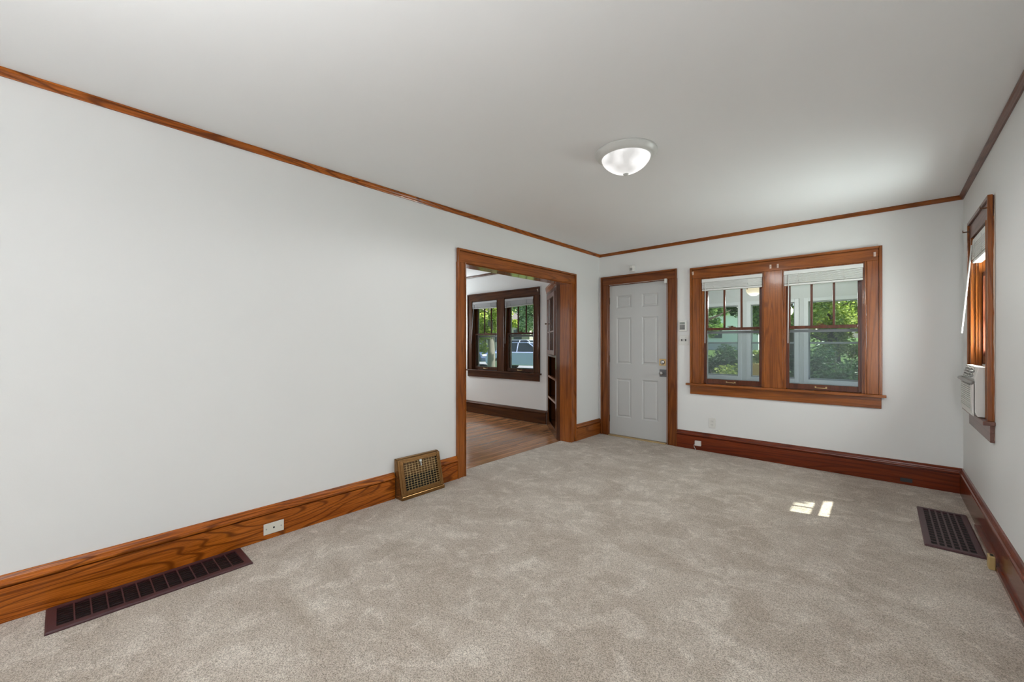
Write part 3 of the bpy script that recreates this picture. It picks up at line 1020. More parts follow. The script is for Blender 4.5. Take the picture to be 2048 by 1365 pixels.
root = thing('phone_jack', (-1.577, YB - 0.022, 0.055), 'small white square phone jack box with a cord on the back baseboard', 'phone jack')
m = MB(); m.box(-1.612, -1.546, YB - 0.050, YB - 0.0225, 0.052, 0.108)
m.build('box', plain('jack_plastic', (0.60, 0.56, 0.54), 0.45), root, bevel=0.004)
m = MB(); m.tube([(-1.609, YB - 0.036, 0.070), (-1.622, YB - 0.040, 0.055), (-1.618, YB - 0.042, 0.030), (-1.604, YB - 0.045, 0.012), (-1.602, YB - 0.050, 0.002)], 0.0028, 8)
m.build('cord', plain('jack_plastic', (0.60, 0.56, 0.54), 0.45), root)

root = thing('cover_plate', (XL + 0.022, 0.901, 0.03), 'white horizontal cover plate with three holes in the left baseboard', 'cover plate')
m = MB(); m.box(XL + 0.0222, XL + 0.027, 0.843, 0.959, 0.031, 0.099)
m.build('plate', M_CREAM, root, bevel=0.0015)
m = MB(); m.cyl((0.901, 0.066), 0.0058, XL + 0.026, XL + 0.0278, 0, 14)
m.build('cable_hole', M_BLACK, root)
for y in (0.858, 0.943):
    m = MB(); m.cyl((y, 0.065), 0.0042, XL + 0.026, XL + 0.0280, 0, 12)
    m.build('screw', M_GREYP, root)

m = MB(); m.box(0.112, 0.188, YB - 0.0255, YB - 0.0222, 0.024, 0.056)
o = m.build('blank_plate', plain('charred_plate', (0.02, 0.02, 0.022), 0.5, var=0.4, bscale=50), bevel=0.001)
tag(o, 'small blackened plate low on the back baseboard near the right corner', 'plate')

root = thing('baseboard_jack', (0.45, 3.38, 0), 'tan brass-coloured box standing against the right baseboard by the floor register', 'jack box')
m = MB(); m.box(0.425, XR - 0.0365, 3.385, 3.440, 0.002, 0.074)
m.build('box', plain('tan_plastic', (0.40, 0.28, 0.11), 0.4), root, bevel=0.004)
m = MB(); m.box(0.434, XR - 0.042, 3.400, 3.425, 0.0735, 0.0765)
m.build('slot', M_BLACK, root)


# small curtain rod brackets screwed to the window heads
def bracket(x, y, z, label, mat, group, ax=1):
    m = MB()
    if ax == 1:
        m.box(x - 0.008, x + 0.008, y - 0.004, y, z - 0.020, z + 0.020)
        m.box(x - 0.0035, x + 0.0035, y - 0.024, y - 0.003, z - 0.004, z + 0.004)
        m.box(x - 0.0035, x + 0.0035, y - 0.026, y - 0.022, z - 0.004, z + 0.014)
    else:
        m.box(x - 0.004, x, y - 0.008, y + 0.008, z - 0.016, z + 0.016)
        m.box(x - 0.034, x - 0.003, y - 0.0035, y + 0.0035, z - 0.004, z + 0.004)
        m.box(x - 0.036, x - 0.032, y - 0.0035, y + 0.0035, z - 0.004, z + 0.014)
    o = m.build('curtain_bracket', mat)
    return tag(o, label, 'bracket', group)


M_BONE = plain('bone_paint', (0.62, 0.47, 0.38), 0.6)
yb = YB - 0.0196
G = 'curtain brackets on the back window head'
bracket(-1.640, yb, 2.050, 'cream curtain bracket at the top left corner of the back window', M_BONE, G)
bracket(-0.864, yb, 2.030, 'cream curtain bracket above the mullion of the back window, left one of the pair', M_BONE, G)
bracket(-0.800, yb, 2.030, 'cream curtain bracket above the mullion of the back window, right one of the pair', M_BONE, G)
bracket(-0.055, yb, 2.040, 'cream curtain bracket at the top right corner of the back window', M_BONE, G)
bracket(-3.945, yb, 2.060, 'cream curtain bracket at the top right corner of the dining room window', M_BONE, None)
M_RUST = plain('rusty_metal', (0.12, 0.055, 0.025), 0.5, 0.4)
bracket(XR - 0.0196, 4.440, 2.045, 'dark curtain bracket at the far top corner of the right wall window', M_RUST, None, 0)
bracket(XR - 0.0196, 3.725, 2.045, 'dark curtain bracket at the near top corner of the right wall window', M_RUST, None, 0)


# ------------------------------------------------------------------ floor registers
def floor_register(name_label, x0, x1, y0, y1, ncol, nrow, slats_along_y, border, lip=None):
    """x0..x1, y0..y1 on the carpet; ncol cells along Y, nrow slots along X"""
    root = thing('floor_register', ((x0 + x1) / 2, (y0 + y1) / 2, 0), name_label, 'floor vent', 'maroon floor registers')
    bx, by = border
    zt = 0.011
    m = MB()
    # bevelled frame
    o = [(x0, y0), (x1, y0), (x1, y1), (x0, y1)]
    q = [(x0 + 0.006, y0 + 0.006), (x1 - 0.006, y0 + 0.006), (x1 - 0.006, y1 - 0.006), (x0 + 0.006, y1 - 0.006)]
    i = [(x0 + bx, y0 + by), (x1 - bx, y0 + by), (x1 - bx, y1 - by), (x0 + bx, y1 - by)]
    vs = [(*p, 0.0005) for p in o] + [(*p, 0.006) for p in o] + [(*p, zt) for p in q] + [(*p, zt) for p in i] + [(*p, 0.0015) for p in i]
    fs = []
    for k in range(4):
        for s in range(4):
            t = (s + 1) % 4
            fs.append((4 * k + s, 4 * k + t, 4 * k + 4 + t, 4 * k + 4 + s))
    m.add(vs, fs)
    m.build('frame', M_MAROON, root)
    m = MB(); m.box(x0 + bx - 0.001, x1 - bx + 0.001, y0 + by - 0.001, y1 - by + 0.001, 0.0006, 0.0016)
    m.build('duct', M_BLACK, root)
    ix0, ix1, iy0, iy1 = x0 + bx, x1 - bx, y0 + by, y1 - by
    m = MB()
    for k in range(1, ncol):
        y = iy0 + (iy1 - iy0) * k / ncol
        m.box(ix0, ix1, y - 0.0028, y + 0.0028, 0.0085, 0.0105)
    if slats_along_y:
        m.build('cross_bar', M_MAROON, root)
        m = MB()
        for k in range(nrow + 1):
            x = ix0 + (ix1 - ix0) * k / nrow
            m.prism([(x - 0.003, 0.0050), (x + 0.0015, 0.0098), (x + 0.0040, 0.0098), (x - 0.0005, 0.0050)], 1, iy0, iy1)
        # prism() keeps (p, q) = (x, z) for axis 1
        m.build('louvre', M_MAROON, root)
    else:
        m.build('cross_bar', M_MAROON, root)
        m = MB()
        for k in range(1, nrow):
            x = ix0 + (ix1 - ix0) * k / nrow
            m.box(x - 0.0045, x + 0.0045, iy0, iy1, 0.0080, 0.0100)
        m.build('long_bar', M_MAROON, root)
    return root


floor_register('long maroon floor register along the left baseboard', -2.850, -2.604, -0.052, 0.716, 13, 8, True, (0.034, 0.034))
floor_register('maroon grid floor register in the carpet by the right wall', 0.187, 0.439, 3.531, 4.319, 15, 6, False, (0.032, 0.036))

# ------------------------------------------------------------------ slanted brass register on the left wall
TY0, TY1 = 1.778, 2.190
root = thing('wall_register', (XL + 0.05, 1.984, 0), 'brass-coloured slanted warm air register between left wall and carpet', 'wall vent')
# body profile in (x, z): leans back against the wall; origin of slope at the floor
XB0, XB1 = XL + 0.107, XL + 0.040       # front face at the floor and at the top
TZ = 0.308


def fx(z): return XB0 + (XB1 - XB0) * (z - 0.03) / (TZ - 0.03)


m = MB()
side = [(XL, 0.0), (XB0, 0.0), (XB0, 0.03), (fx(TZ - 0.014), TZ - 0.014), (fx(TZ) - 0.014, TZ), (XL, TZ + 0.002)]
for y0, y1 in ((TY0, TY0 + 0.010), (TY1 - 0.010, TY1)):
    m.prism(side, 1, y0, y1)
m.prism([(XL, TZ + 0.002), (XL, TZ - 0.006), (fx(TZ) - 0.014, TZ - 0.008), (fx(TZ) - 0.014, TZ)], 1, TY0, TY1)
m.build('body', M_BRONZE, root, bevel=0.003)


def slab_on_face(m, y0, y1, z0, z1, d0, d1):
    """box whose faces follow the slanted front, between depths d0 and d1 in front of it"""
    vs = []
    for d in (d0, d1):
        vs += [(fx(z0) + d, y0, z0), (fx(z0) + d, y1, z0), (fx(z1) + d, y1, z1), (fx(z1) + d, y0, z1)]
    m.add(vs, [(0, 1, 2, 3), (7, 6, 5, 4), (0, 4, 5, 1), (1, 5, 6, 2), (2, 6, 7, 3), (3, 7, 4, 0)])


m = MB()
gy0, gy1, gz0, gz1 = TY0 + 0.050, TY1 - 0.030, 0.062, TZ - 0.038
slab_on_face(m, TY0, gy0, 0.03, TZ - 0.006, -0.012, 0.004); slab_on_face(m, gy1, TY1, 0.03, TZ - 0.006, -0.012, 0.004)
slab_on_face(m, gy0, gy1, gz1, TZ - 0.006, -0.012, 0.004); slab_on_face(m, gy0, gy1, 0.03, gz0, -0.012, 0.004)
m.box(XL + 0.02, XB0 + 0.010, TY0 - 0.002, TY1 + 0.004, 0.0, 0.030)
m.build('front_frame', M_BRONZE, root, bevel=0.004)
m = MB()
slab_on_face(m, TY0 + 0.018, gy0 - 0.014, 0.045, TZ - 0.022, 0.003, 0.008)
slab_on_face(m, gy1 + 0.010, TY1 - 0.006, 0.045, TZ - 0.022, 0.003, 0.008)
slab_on_face(m, TY0 + 0.018, TY1 - 0.006, TZ - 0.024, TZ - 0.016, 0.003, 0.008)
m.build('raised_bead', M_BRONZE, root, bevel=0.002)
m = MB()
nc, nr = 12, 12
for k in range(nc + 1):
    y = gy0 + (gy1 - gy0) * k / nc
    slab_on_face(m, y - 0.0011, y + 0.0011, gz0, gz1, -0.004, -0.002)
for k in range(nr + 1):
    z = gz0 + (gz1 - gz0) * k / nr
    slab_on_face(m, gy0, gy1, z - 0.0009, z + 0.0009, -0.004, -0.002)
m.build('grille', M_BRASS, root)
m = MB(); slab_on_face(m, gy0 + 0.004, gy1 - 0.004, gz0 + 0.10, gz1, -0.034, -0.030)
m.build('damper', plain('damper_brown', (0.11, 0.050, 0.015), 0.5, 0.4, var=0.4, bscale=40), root)
m = MB(); m.box(XL + 0.001, XL + 0.012, TY0 + 0.01, TY1 - 0.01, 0.002, TZ - 0.01)
m.build('dark_backing', M_BLACK, root)
m = MB(); yc = (gy0 + gy1) / 2 - 0.005
slab_on_face(m, yc - 0.005, yc + 0.005, gz1 - 0.045, gz1 - 0.008, -0.002, 0.010); slab_on_face(m, yc - 0.012, yc + 0.012, gz1 - 0.012, gz1 + 0.006, 0.003, 0.008)
m.build('lever', M_STEEL, root, bevel=0.002)

# ------------------------------------------------------------------ corner china cabinet in the dining room
root = thing('china_cabinet', (-3.40, 4.62, 0), 'dark corner china cabinet with glass door and open shelves in the dining room', 'cabinet')
PA, PB = Vector((-3.780, 4.938)), Vector((-3.095, 4.253))   # left and right ends of the slanted front
FD = (PB - PA).normalized(); FN = Vector((-FD.y, FD.x)) * -1   # FN points into the room
if FN.dot(Vector((-1, -1))) < 0:
    FN = -FN
FLEN = (PB - PA).length
FACE = lambda u, v, z: (PA.x + FD.x * u - FN.x * v, PA.y + FD.y * u - FN.y * v, z)    # v goes into the cabinet
CB = umber(2)
m = MB(FACE)
m.box(0, 0.16, 0, 0.02, 0, 2.0); m.box(FLEN - 0.10, FLEN, 0, 0.02, 0, 2.0)
m.box(0.16, FLEN - 0.10, 0, 0.02, 0, 0.10); m.box(0.16, FLEN - 0.10, 0, 0.02, 1.045, 1.075); m.box(0.16, FLEN - 0.10, 0, 0.02, 1.93, 2.0)
m.build('face_frame', CB, root, bevel=0.003)
m = MB()
m.prism([(XLO - 0.004, 4.258), (XLO - 0.004, YB - 0.004), (-3.775, YB - 0.004), (-3.775, YB - 0.014), (XLO - 0.014, YB - 0.014), (XLO - 0.014, 4.258)], 2, 0.0, 2.0)
m.box(-3.095, XLO - 0.014, 4.255, 4.272, 0, 2.0)
m.build('back_panel', CB, root)
m = MB()
m.prism([(-3.110, 4.262), (XLO - 0.016, 4.275), (XLO - 0.016, YB - 0.016), (-3.775, YB - 0.016)], 2, 2.0, 2.02)
m.build('top_board', CB, root)
m = MB(FACE); m.prism([(0.022, 1.985), (-0.003, 1.985), (-0.006, 2.01), (-0.016, 2.045), (-0.016, 2.075), (0.022, 2.075)], 0, -0.005, FLEN)
m.build('cornice', oak(0), root)
for z in (0.075, 0.44, 0.745, 1.055):
    m = MB(); m.prism([(-3.135, 4.320), (XLO - 0.016, 4.290), (XLO - 0.016, YB - 0.016), (-3.72, YB - 0.016)], 2, z, z + 0.020)
    s = m.build('shelf', CB, root)
    if 0.1 < z < 1.0:
        m = MB(FACE); m.box(0.16, FLEN - 0.10, 0.002, 0.016, z - 0.004, z + 0.024)
        m.build('shelf_edge', oak(0), s, bevel=0.002)
du0, du1, dz0, dz1 = 0.165, FLEN - 0.105, 1.080, 1.925
m = MB(FACE)
m.box(du0, du0 + 0.07, -0.018, 0.002, dz0, dz1); m.box(du1 - 0.05, du1, -0.018, 0.002, dz0, dz1)
m.box(du0 + 0.07, du1 - 0.05, -0.018, 0.002, dz0, dz0 + 0.06); m.box(du0 + 0.07, du1 - 0.05, -0.018, 0.002, dz1 - 0.06, dz1)
m.box(du0 + 0.07, du1 - 0.05, -0.014, -0.002, 1.385, 1.405); m.box(0.42, 0.44, -0.014, -0.002, dz0 + 0.06, dz1 - 0.06)
dr = m.build('door', mauve(2), root, bevel=0.002)
m = MB(FACE); m.box(du0 + 0.066, du1 - 0.046, -0.008, -0.006, dz0 + 0.056, dz1 - 0.056)
m.build('pane', glass_mat('cabinet_glass', (0.55, 0.52, 0.45), refl=5.0), dr)
m = MB(FACE); m.tube([(du0 + 0.035, -0.018, 1.52), (du0 + 0.035, -0.032, 1.52), (du0 + 0.035, -0.036, 1.52), (du0 + 0.035, -0.050, 1.52)], 0.007, 10, 0.013)
m.build('knob', plain('dark_bronze', (0.10, 0.06, 0.03), 0.35, 0.8), dr)

# ------------------------------------------------------------------ enclosed porch beyond the back wall
PY = 7.40
PX0, PX1 = -3.03, 0.64
PZF, PZC = -0.10, 2.36
pw = [(-3.00 + 0.0, -2.50), (-2.330, -1.745), (-1.567, -0.982), (-0.815, -0.235), (-0.075, 0.505)]
m = MB(); m.box(PX0, PX1, YB + WT, PY + 0.12, PZF - 0.1, PZF)
S(m.build('floor_porch', plain('porch_floor', (0.32, 0.33, 0.34), 0.6)))
m = MB(); m.box(PX0, PX1, YB + WT, PY + 0.12, PZC, PZC + 0.08)
S(m.build('ceiling_porch', M_PORCH))
m = MB(lambda u, v, z: (u, PY + v, z))
panelled(m, PX0, PX1, -0.5, PZC, 0, 0.12, [(a, b, 0.70, 1.855) for a, b in pw])
S(m.build('wall_porch_front', M_PORCH))
sidew = [(5.45, 6.15, 0.70, 1.855), (6.35, 7.05, 0.70, 1.855)]
m = MB(lambda u, v, z: (PX1 + v, u, z)); panelled(m, YB + WT, PY + 0.12, -0.5, PZC, 0, 0.12, sidew)
S(m.build('wall_porch_right', M_PORCH))
m = MB(lambda u, v, z: (PX0 - v, u, z)); panelled(m, YB + WT, PY + 0.12, -0.5, PZC, 0, 0.12, sidew)
S(m.build('wall_porch_left', M_PORCH))
PTF = lambda u, v, z: (u, PY + v, z)
M_PTRIM = plain('porch_trim_white', (0.78, 0.79, 0.83), 0.4)
M_PALU = plain('grey_aluminium', (0.34, 0.36, 0.38), 0.45)


def porch_window(k, a, b):
    root = frame_root('window_%d' % k, ((a + b) / 2, PY, 0.70), 'white-trimmed porch window', 'window')
    m = MB(PTF)
    m.box(a - 0.055, a, -0.018, 0, 0.645, 1.905); m.box(b, b + 0.055, -0.018, 0, 0.645, 1.905)
    m.box(a, b, -0.018, 0, 1.855, 1.905); m.box(a, b, -0.018, 0, 0.645, 0.70)
    m.build('casing', M_PTRIM, root, bevel=0.003)
    m = MB(PTF)
    m.box(a, a + 0.016, 0.03, 0.06, 0.70, 1.855); m.box(b - 0.016, b, 0.03, 0.06, 0.70, 1.855)
    m.box(a, b, 0.03, 0.06, 0.70, 0.722); m.box(a, b, 0.03, 0.06, 1.838, 1.855); m.box(a, b, 0.03, 0.06, 1.228, 1.256)
    s = m.build('sash', M_PALU, root, bevel=0.002)
    m = MB(PTF); m.box(a + 0.016, b - 0.016, 0.045, 0.047, 0.722, 1.228)
    m.build('insect_screen', M_SCREEN, s)
    m = MB(PTF); m.box(a + 0.016, b - 0.016, 0.045, 0.047, 1.256, 1.838)
    m.build('pane', M_GLASS, s)


for i, (a, b) in enumerate(pw):
    porch_window(4 + i, a, b)

# porch ceiling fan with its lit globe
fxx, fyy = -1.275, 6.20
root = thing('ceiling_fan', (fxx, fyy, PZC), 'cream ceiling fan with a glowing globe in the porch behind the left sash', 'ceiling fan')
m = MB(); m.lathe([(0.0, PZC), (0.07, PZC), (0.06, PZC - 0.05), (0.018, PZC - 0.06), (0.018, PZC - 0.12), (0.09, PZC - 0.13), (0.115, PZC - 0.16), (0.115, PZC - 0.22), (0.07, PZC - 0.26), (0.05, PZC - 0.31), (0.0, PZC - 0.312)], (fxx, fyy), 2, 32)
m.build('motor', M_CREAM, root)
for k in range(4):
    ang = radians(100 + 90 * k)
    m = MB(lambda u, v, z, ang=ang: (fxx + u * cos(ang) - v * sin(ang), fyy + u * sin(ang) + v * cos(ang), z))
    m.prism([(0.10, -0.02), (0.18, -0.055), (0.50, -0.07), (0.53, -0.05), (0.53, 0.05), (0.50, 0.07), (0.18, 0.055), (0.10, 0.02)], 2, PZC - 0.212, PZC - 0.204)
    m.build('blade', plain('blade_cream', (0.66, 0.60, 0.46), 0.5), root)
m = MB(); gz = PZC - 0.405
m.lathe([(0.045, gz + 0.098)] + [(0.0925 * sin(t), gz + 0.088 * cos(t)) for t in [pi * (0.17 + 0.83 * i / 14) for i in range(15)]], (fxx, fyy), 2, 32)
m.build('globe', glow('lit_globe', (1.0, 0.84, 0.58), 0.85, base=0.1), root)
m = MB(); m.tube([(fxx - 0.06, fyy - 0.085, gz + 0.16), (fxx - 0.06, fyy - 0.088, gz + 0.02)], 0.0015, 6); m.cyl((fxx - 0.06, fyy - 0.088), 0.006, gz - 0.005, gz + 0.02, 2, 8)
m.build('pull_chain', plain('dark_bronze', (0.10, 0.06, 0.03), 0.35, 0.8), root)
pd = bpy.data.lights.new('porch_bulb', 'POINT'); pd.energy = 27; pd.shadow_soft_size = 0.10; pd.color = (1, 0.97, 0.93)
po = bpy.data.objects.new('porch_bulb', pd); po.location = (fxx, fyy, gz - 0.14); COL.objects.link(po)

# ------------------------------------------------------------------ garden and street
M_GRASS = leaf = plain('lawn_grass', (0.13, 0.22, 0.045), 0.9, bump=0.6, bscale=25, var=0.35)
m = MB()
gx = [-60, -30, -12, -6, 0, 8, 30]


def gz_(y): return -0.45 + max(0.0, (y - 9.0)) * 0.040


ys = [-12, 9, 14, 20, 26, 34, 46, 70]
vs = [(x, y, gz_(y)) for y in ys for x in gx]
fs = [(r * len(gx) + c, r * len(gx) + c + 1, (r + 1) * len(gx) + c + 1, (r + 1) * len(gx) + c) for r in range(len(ys) - 1) for c in range(len(gx) - 1)]
m.add(vs, fs)
o = m.build('ground_lawn', M_GRASS, origin=(0, 0, -0.45)); S(o)
m = MB(); m.add([(-40, 17.0, gz_(17) + 0.02), (20, 17.0, gz_(17) + 0.02), (20, 24.0, gz_(24) + 0.02), (-40, 24.0, gz_(24) + 0.02)], [(0, 1, 2, 3)])
S(m.build('ground_street', plain('asphalt', (0.33, 0.33, 0.35), 0.9, bump=0.4, bscale=40, var=0.1)))

LEAF_A = leaf_mat('leaf_mid_green', (0.055, 0.130, 0.025), (0.170, 0.340, 0.070), (0.420, 0.560, 0.180))
LEAF_B = leaf_mat('leaf_yellow_green', (0.160, 0.260, 0.035), (0.400, 0.500, 0.080), (0.700, 0.740, 0.220))
LEAF_C = leaf_mat('leaf_deep_green', (0.020, 0.060, 0.022), (0.065, 0.155, 0.055), (0.200, 0.330, 0.130))
LEAF_D = leaf_mat('leaf_silver_green', (0.110, 0.190, 0.085), (0.290, 0.420, 0.210), (0.620, 0.700, 0.480))
BARK = plain('bark', (0.11, 0.085, 0.065), 0.9, bump=0.8, bscale=18, var=0.35)
BARKL = plain('pale_bark', (0.30, 0.27, 0.23), 0.9, bump=0.8, bscale=14, var=0.3)


def leaf_cloud(m, seed, clumps, n, size, spread):
    rnd = random.Random(seed)
    for _ in range(n):
        c, r = clumps[rnd.randrange(len(clumps))]
        d = Vector((rnd.gauss(0, 1), rnd.gauss(0, 1), rnd.gauss(0, 1))).normalized()
        p = Vector(c) + d * (r * (rnd.random() ** 0.45)) * spread
        a = Vector((rnd.gauss(0, 1), rnd.gauss(0, 1), rnd.gauss(0, 0.5))).normalized()
        b = a.cross(Vector((rnd.gauss(0, 1), rnd.gauss(0, 1), rnd.gauss(0, 1)))).normalized()
        s = size * rnd.uniform(0.6, 1.25)
        nrm = a.cross(b) * s * 0.12
        q = [p - a * s * 0.5, p + b * s * 0.26 + nrm, p + a * s * 0.5, p - b * s * 0.26 + nrm]
        m.add([tuple(x) for x in q], [(0, 1, 2), (0, 2, 3)])


def fix_build(m, name, mat, parent):
    """leaf meshes skip the normal pass (thousands of loose leaves)"""
    org = WORLD[parent.name]
    me = bpy.data.meshes.new(name)
    me.from_pydata([(x - org[0], y - org[1], z - org[2]) for x, y, z in m.v], [], m.f)
    me.materials.append(mat)
    o = bpy.data.objects.new(name, me); COL.objects.link(o); o.parent = parent
    return o


def make_tree(loc, label, mat, bark, seed, h=6.0, r=3.0, low=1.2, n=14000, size=0.15, trunk_r=0.16, group=None, clumps_n=60):
    root = thing('broadleaf_tree', loc, label, 'tree', group)
    rnd = random.Random(seed)
    x, y, z = loc
    m = MB()
    m.tube([(x, y, z - 0.1), (x + 0.05, y, z + h * 0.2), (x - 0.06, y + 0.05, z + h * 0.45), (x, y, z + h * 0.8)], trunk_r, 10, trunk_r * 0.35)
    for k in range(7):
        a = rnd.uniform(0, 2 * pi); z0 = z + h * rnd.uniform(0.30, 0.6); l = r * rnd.uniform(0.5, 0.85)
        m.tube([(x, y, z0), (x + cos(a) * l * 0.5, y + sin(a) * l * 0.5, z0 + l * 0.25), (x + cos(a) * l, y + sin(a) * l, z0 + l * 0.45)], trunk_r * 0.20, 6, 0.01)
    m.build('trunk', bark, root)
    clumps = []
    cz = (low + h) / 2; hz = (h - low) / 2
    for _ in range(clumps_n):
        d = Vector((rnd.gauss(0, 1), rnd.gauss(0, 1), rnd.gauss(0, 1))).normalized()
        k = rnd.uniform(0.45, 0.95)
        clumps.append(((x + d.x * r * k, y + d.y * r * k, z + cz + d.z * hz * k), rnd.uniform(0.35, 0.7) * r / 3))
    m = MB(); leaf_cloud(m, seed + 1, clumps, n, size, 1.0)
    fix_build(m, 'foliage', mat, root)
    return root


def move_copy(src, loc, label, rot=0.0, sc=1.0):
    c = copy_tree(src)
    c.location = loc; c.rotation_euler = (0, 0, rot); c.scale = (sc, sc, sc)
    c['label'] = label
    return c


TG = 'trees seen through the windows'
t1 = make_tree((2.1, 14.8, gz_(14.8)), 'bushy mid-green tree at the right of the right porch window', LEAF_A, BARK, 11, h=5.6, r=1.75, low=0.5, n=30000, size=0.15, group=TG)
t2 = make_tree((-0.95, 13.4, gz_(13.4)), 'yellow-green tree filling the top of the right porch window', LEAF_B, BARK, 21, h=4.6, r=1.25, low=1.0, n=22000, size=0.10, group=TG, clumps_n=90)
t3 = make_tree((-4.9, 14.6, gz_(14.6)), 'shady tree with a dark trunk behind the left porch window', LEAF_C, BARK, 31, h=6.0, r=1.9, low=1.3, n=38000, size=0.15, trunk_r=0.22, group=TG)
move_copy(t1, (-2.6, 19.0, gz_(19.0)), 'mid-green tree standing further back between the porch windows', 1.3, 1.1)
move_copy(t3, (2.0, 20.6, gz_(20.6)), 'deep green tree behind the yellow-green tree', 2.1, 1.25)
move_copy(t1, (-7.6, 21.5, gz_(21.5)), 'mid-green tree at the far left of the porch view', 0.4, 1.2)
make_tree((2.33, 4.83, -0.45), 'slender unseen tree added outside the right wall window to shade the sun', LEAF_A, BARK, 91, h=6.1, r=0.55, low=4.75, n=9000, size=0.09, trunk_r=0.05, group=TG, clumps_n=50)  # added out of view to break up the sun patch on the carpet
# dining room side
t4 = make_tree((-10.8, 10.7, gz_(10.7)), 'bright yellow-green tree with a pale trunk outside the dining room', LEAF_B, BARKL, 41, h=5.6, r=1.35, low=1.15, n=20000, size=0.11, trunk_r=0.18, group=TG, clumps_n=80)
t5 = make_tree((-7.6, 10.2, gz_(10.2)), 'grey-green tree in the right sash of the dining room window', LEAF_D, BARK, 51, h=5.4, r=1.5, low=1.75, n=20000, size=0.10, group=TG, clumps_n=80)
move_copy(t3, (-20.5, 25.4, gz_(25.4)), 'deep green tree behind the parked cars', 0.7, 1.2)
move_copy(t1, (-26.5, 25.5, gz_(25.5)), 'mid-green tree behind the pale trunk', 2.6, 1.3)
move_copy(t1, (-13.0, 24.0, gz_(24)), 'mid-green tree across the street', 4.0, 1.2)


def make_shrub(loc, label, mat, seed, r=0.7, h=0.9, n=2600, size=0.09, group=None, name='shrub'):
    root = thing(name, loc, label, 'shrub', group)
    rnd = random.Random(seed)
    x, y, z = loc
    m = MB()
    for k in range(9):
        a = rnd.uniform(0, 2 * pi); l = r * rnd.uniform(0.3, 0.8)
        m.tube([(x, y, z), (x + cos(a) * l * 0.5, y + sin(a) * l * 0.5, z + h * 0.5), (x + cos(a) * l, y + sin(a) * l, z + h * 0.85)], 0.012, 5, 0.004)
    m.build('stem', BARK, root)
    clumps = [((x + rnd.uniform(-0.66, 0.66) * r, y + rnd.uniform(-0.66, 0.66) * r, z + h * rnd.uniform(0.15, 0.82)), r * 0.36) for _ in range(26)]
    m = MB(); leaf_cloud(m, seed + 1, clumps, n, size, 1.0)
    fix_build(m, 'foliage', mat, root)
    return root


SG = 'shrubs in the front garden'
s1 = make_shrub((-2.38, 8.75, -0.45), 'yellow-green flowering shrub behind the left porch window', LEAF_B, 61, r=0.60, h=1.36, n=5200, size=0.075, group=SG)
s2 = make_shrub((-0.70, 10.3, -0.41), 'dark shrub in the middle of the right porch window', LEAF_C, 71, r=0.78, h=1.75, n=9000, size=0.085, group=SG)
row = [(0.95, 10.4, 1.0, 'dark shrub at the right edge of the right porch window'), (-2.30, 10.9, 0.92, 'dark shrub standing behind the planter'),
       (-3.95, 11.2, 0.72, 'low dark shrub in the left porch window'), (0.15, 12.6, 1.15, 'taller dark shrub in the second row of the right porch window'),
       (2.2, 12.6, 1.15, 'taller dark shrub in the second row at the far right'), (-1.9, 13.1, 1.0, 'taller dark shrub in the second row between the porch windows'),
       (-5.6, 12.2, 0.8, 'low dark shrub at the left end of the garden'), (-3.45, 13.0, 0.9, 'dark shrub at the foot of the shady tree'), (-7.0, 17.5, 1.1, 'dark shrub between the shady tree and the grey-green tree'),
       (-9.0, 24.8, 1.3, 'dark shrub at the far edge of the street')]
for i, (x, y, sc, lb) in enumerate(row):
    move_copy(s2, (x, y, gz_(y)), lb, i * 1.3, sc)

root = thing('planter_box', (-1.58, 8.15, -0.45), 'tan wooden planter box outside the porch', 'planter')
m = MB()
for (x0, x1, y0, y1) in ((-1.86, -1.30, 7.96, 7.99), (-1.86, -1.30, 8.31, 8.34), (-1.86, -1.83, 7.99, 8.31), (-1.33, -1.30, 7.99, 8.31)):
    m.box(x0, x1, y0, y1, -0.45, 0.885)
m.build('box', plain('tan_boards', (0.78, 0.50, 0.15), 0.7, var=0.15, bscale=8), root, bevel=0.004)
m = MB(); m.box(-1.83, -1.33, 7.99, 8.31, 0.70, 0.84)
m.build('soil', plain('soil', (0.05, 0.035, 0.025), 0.95, bump=0.8, bscale=60, var=0.4), root)
make_shrub((-1.58, 8.15, 0.84), 'yellow-green plant growing in the planter box', LEAF_B, 81, r=0.20, h=0.26, n=800, size=0.055, name='potted_plant')


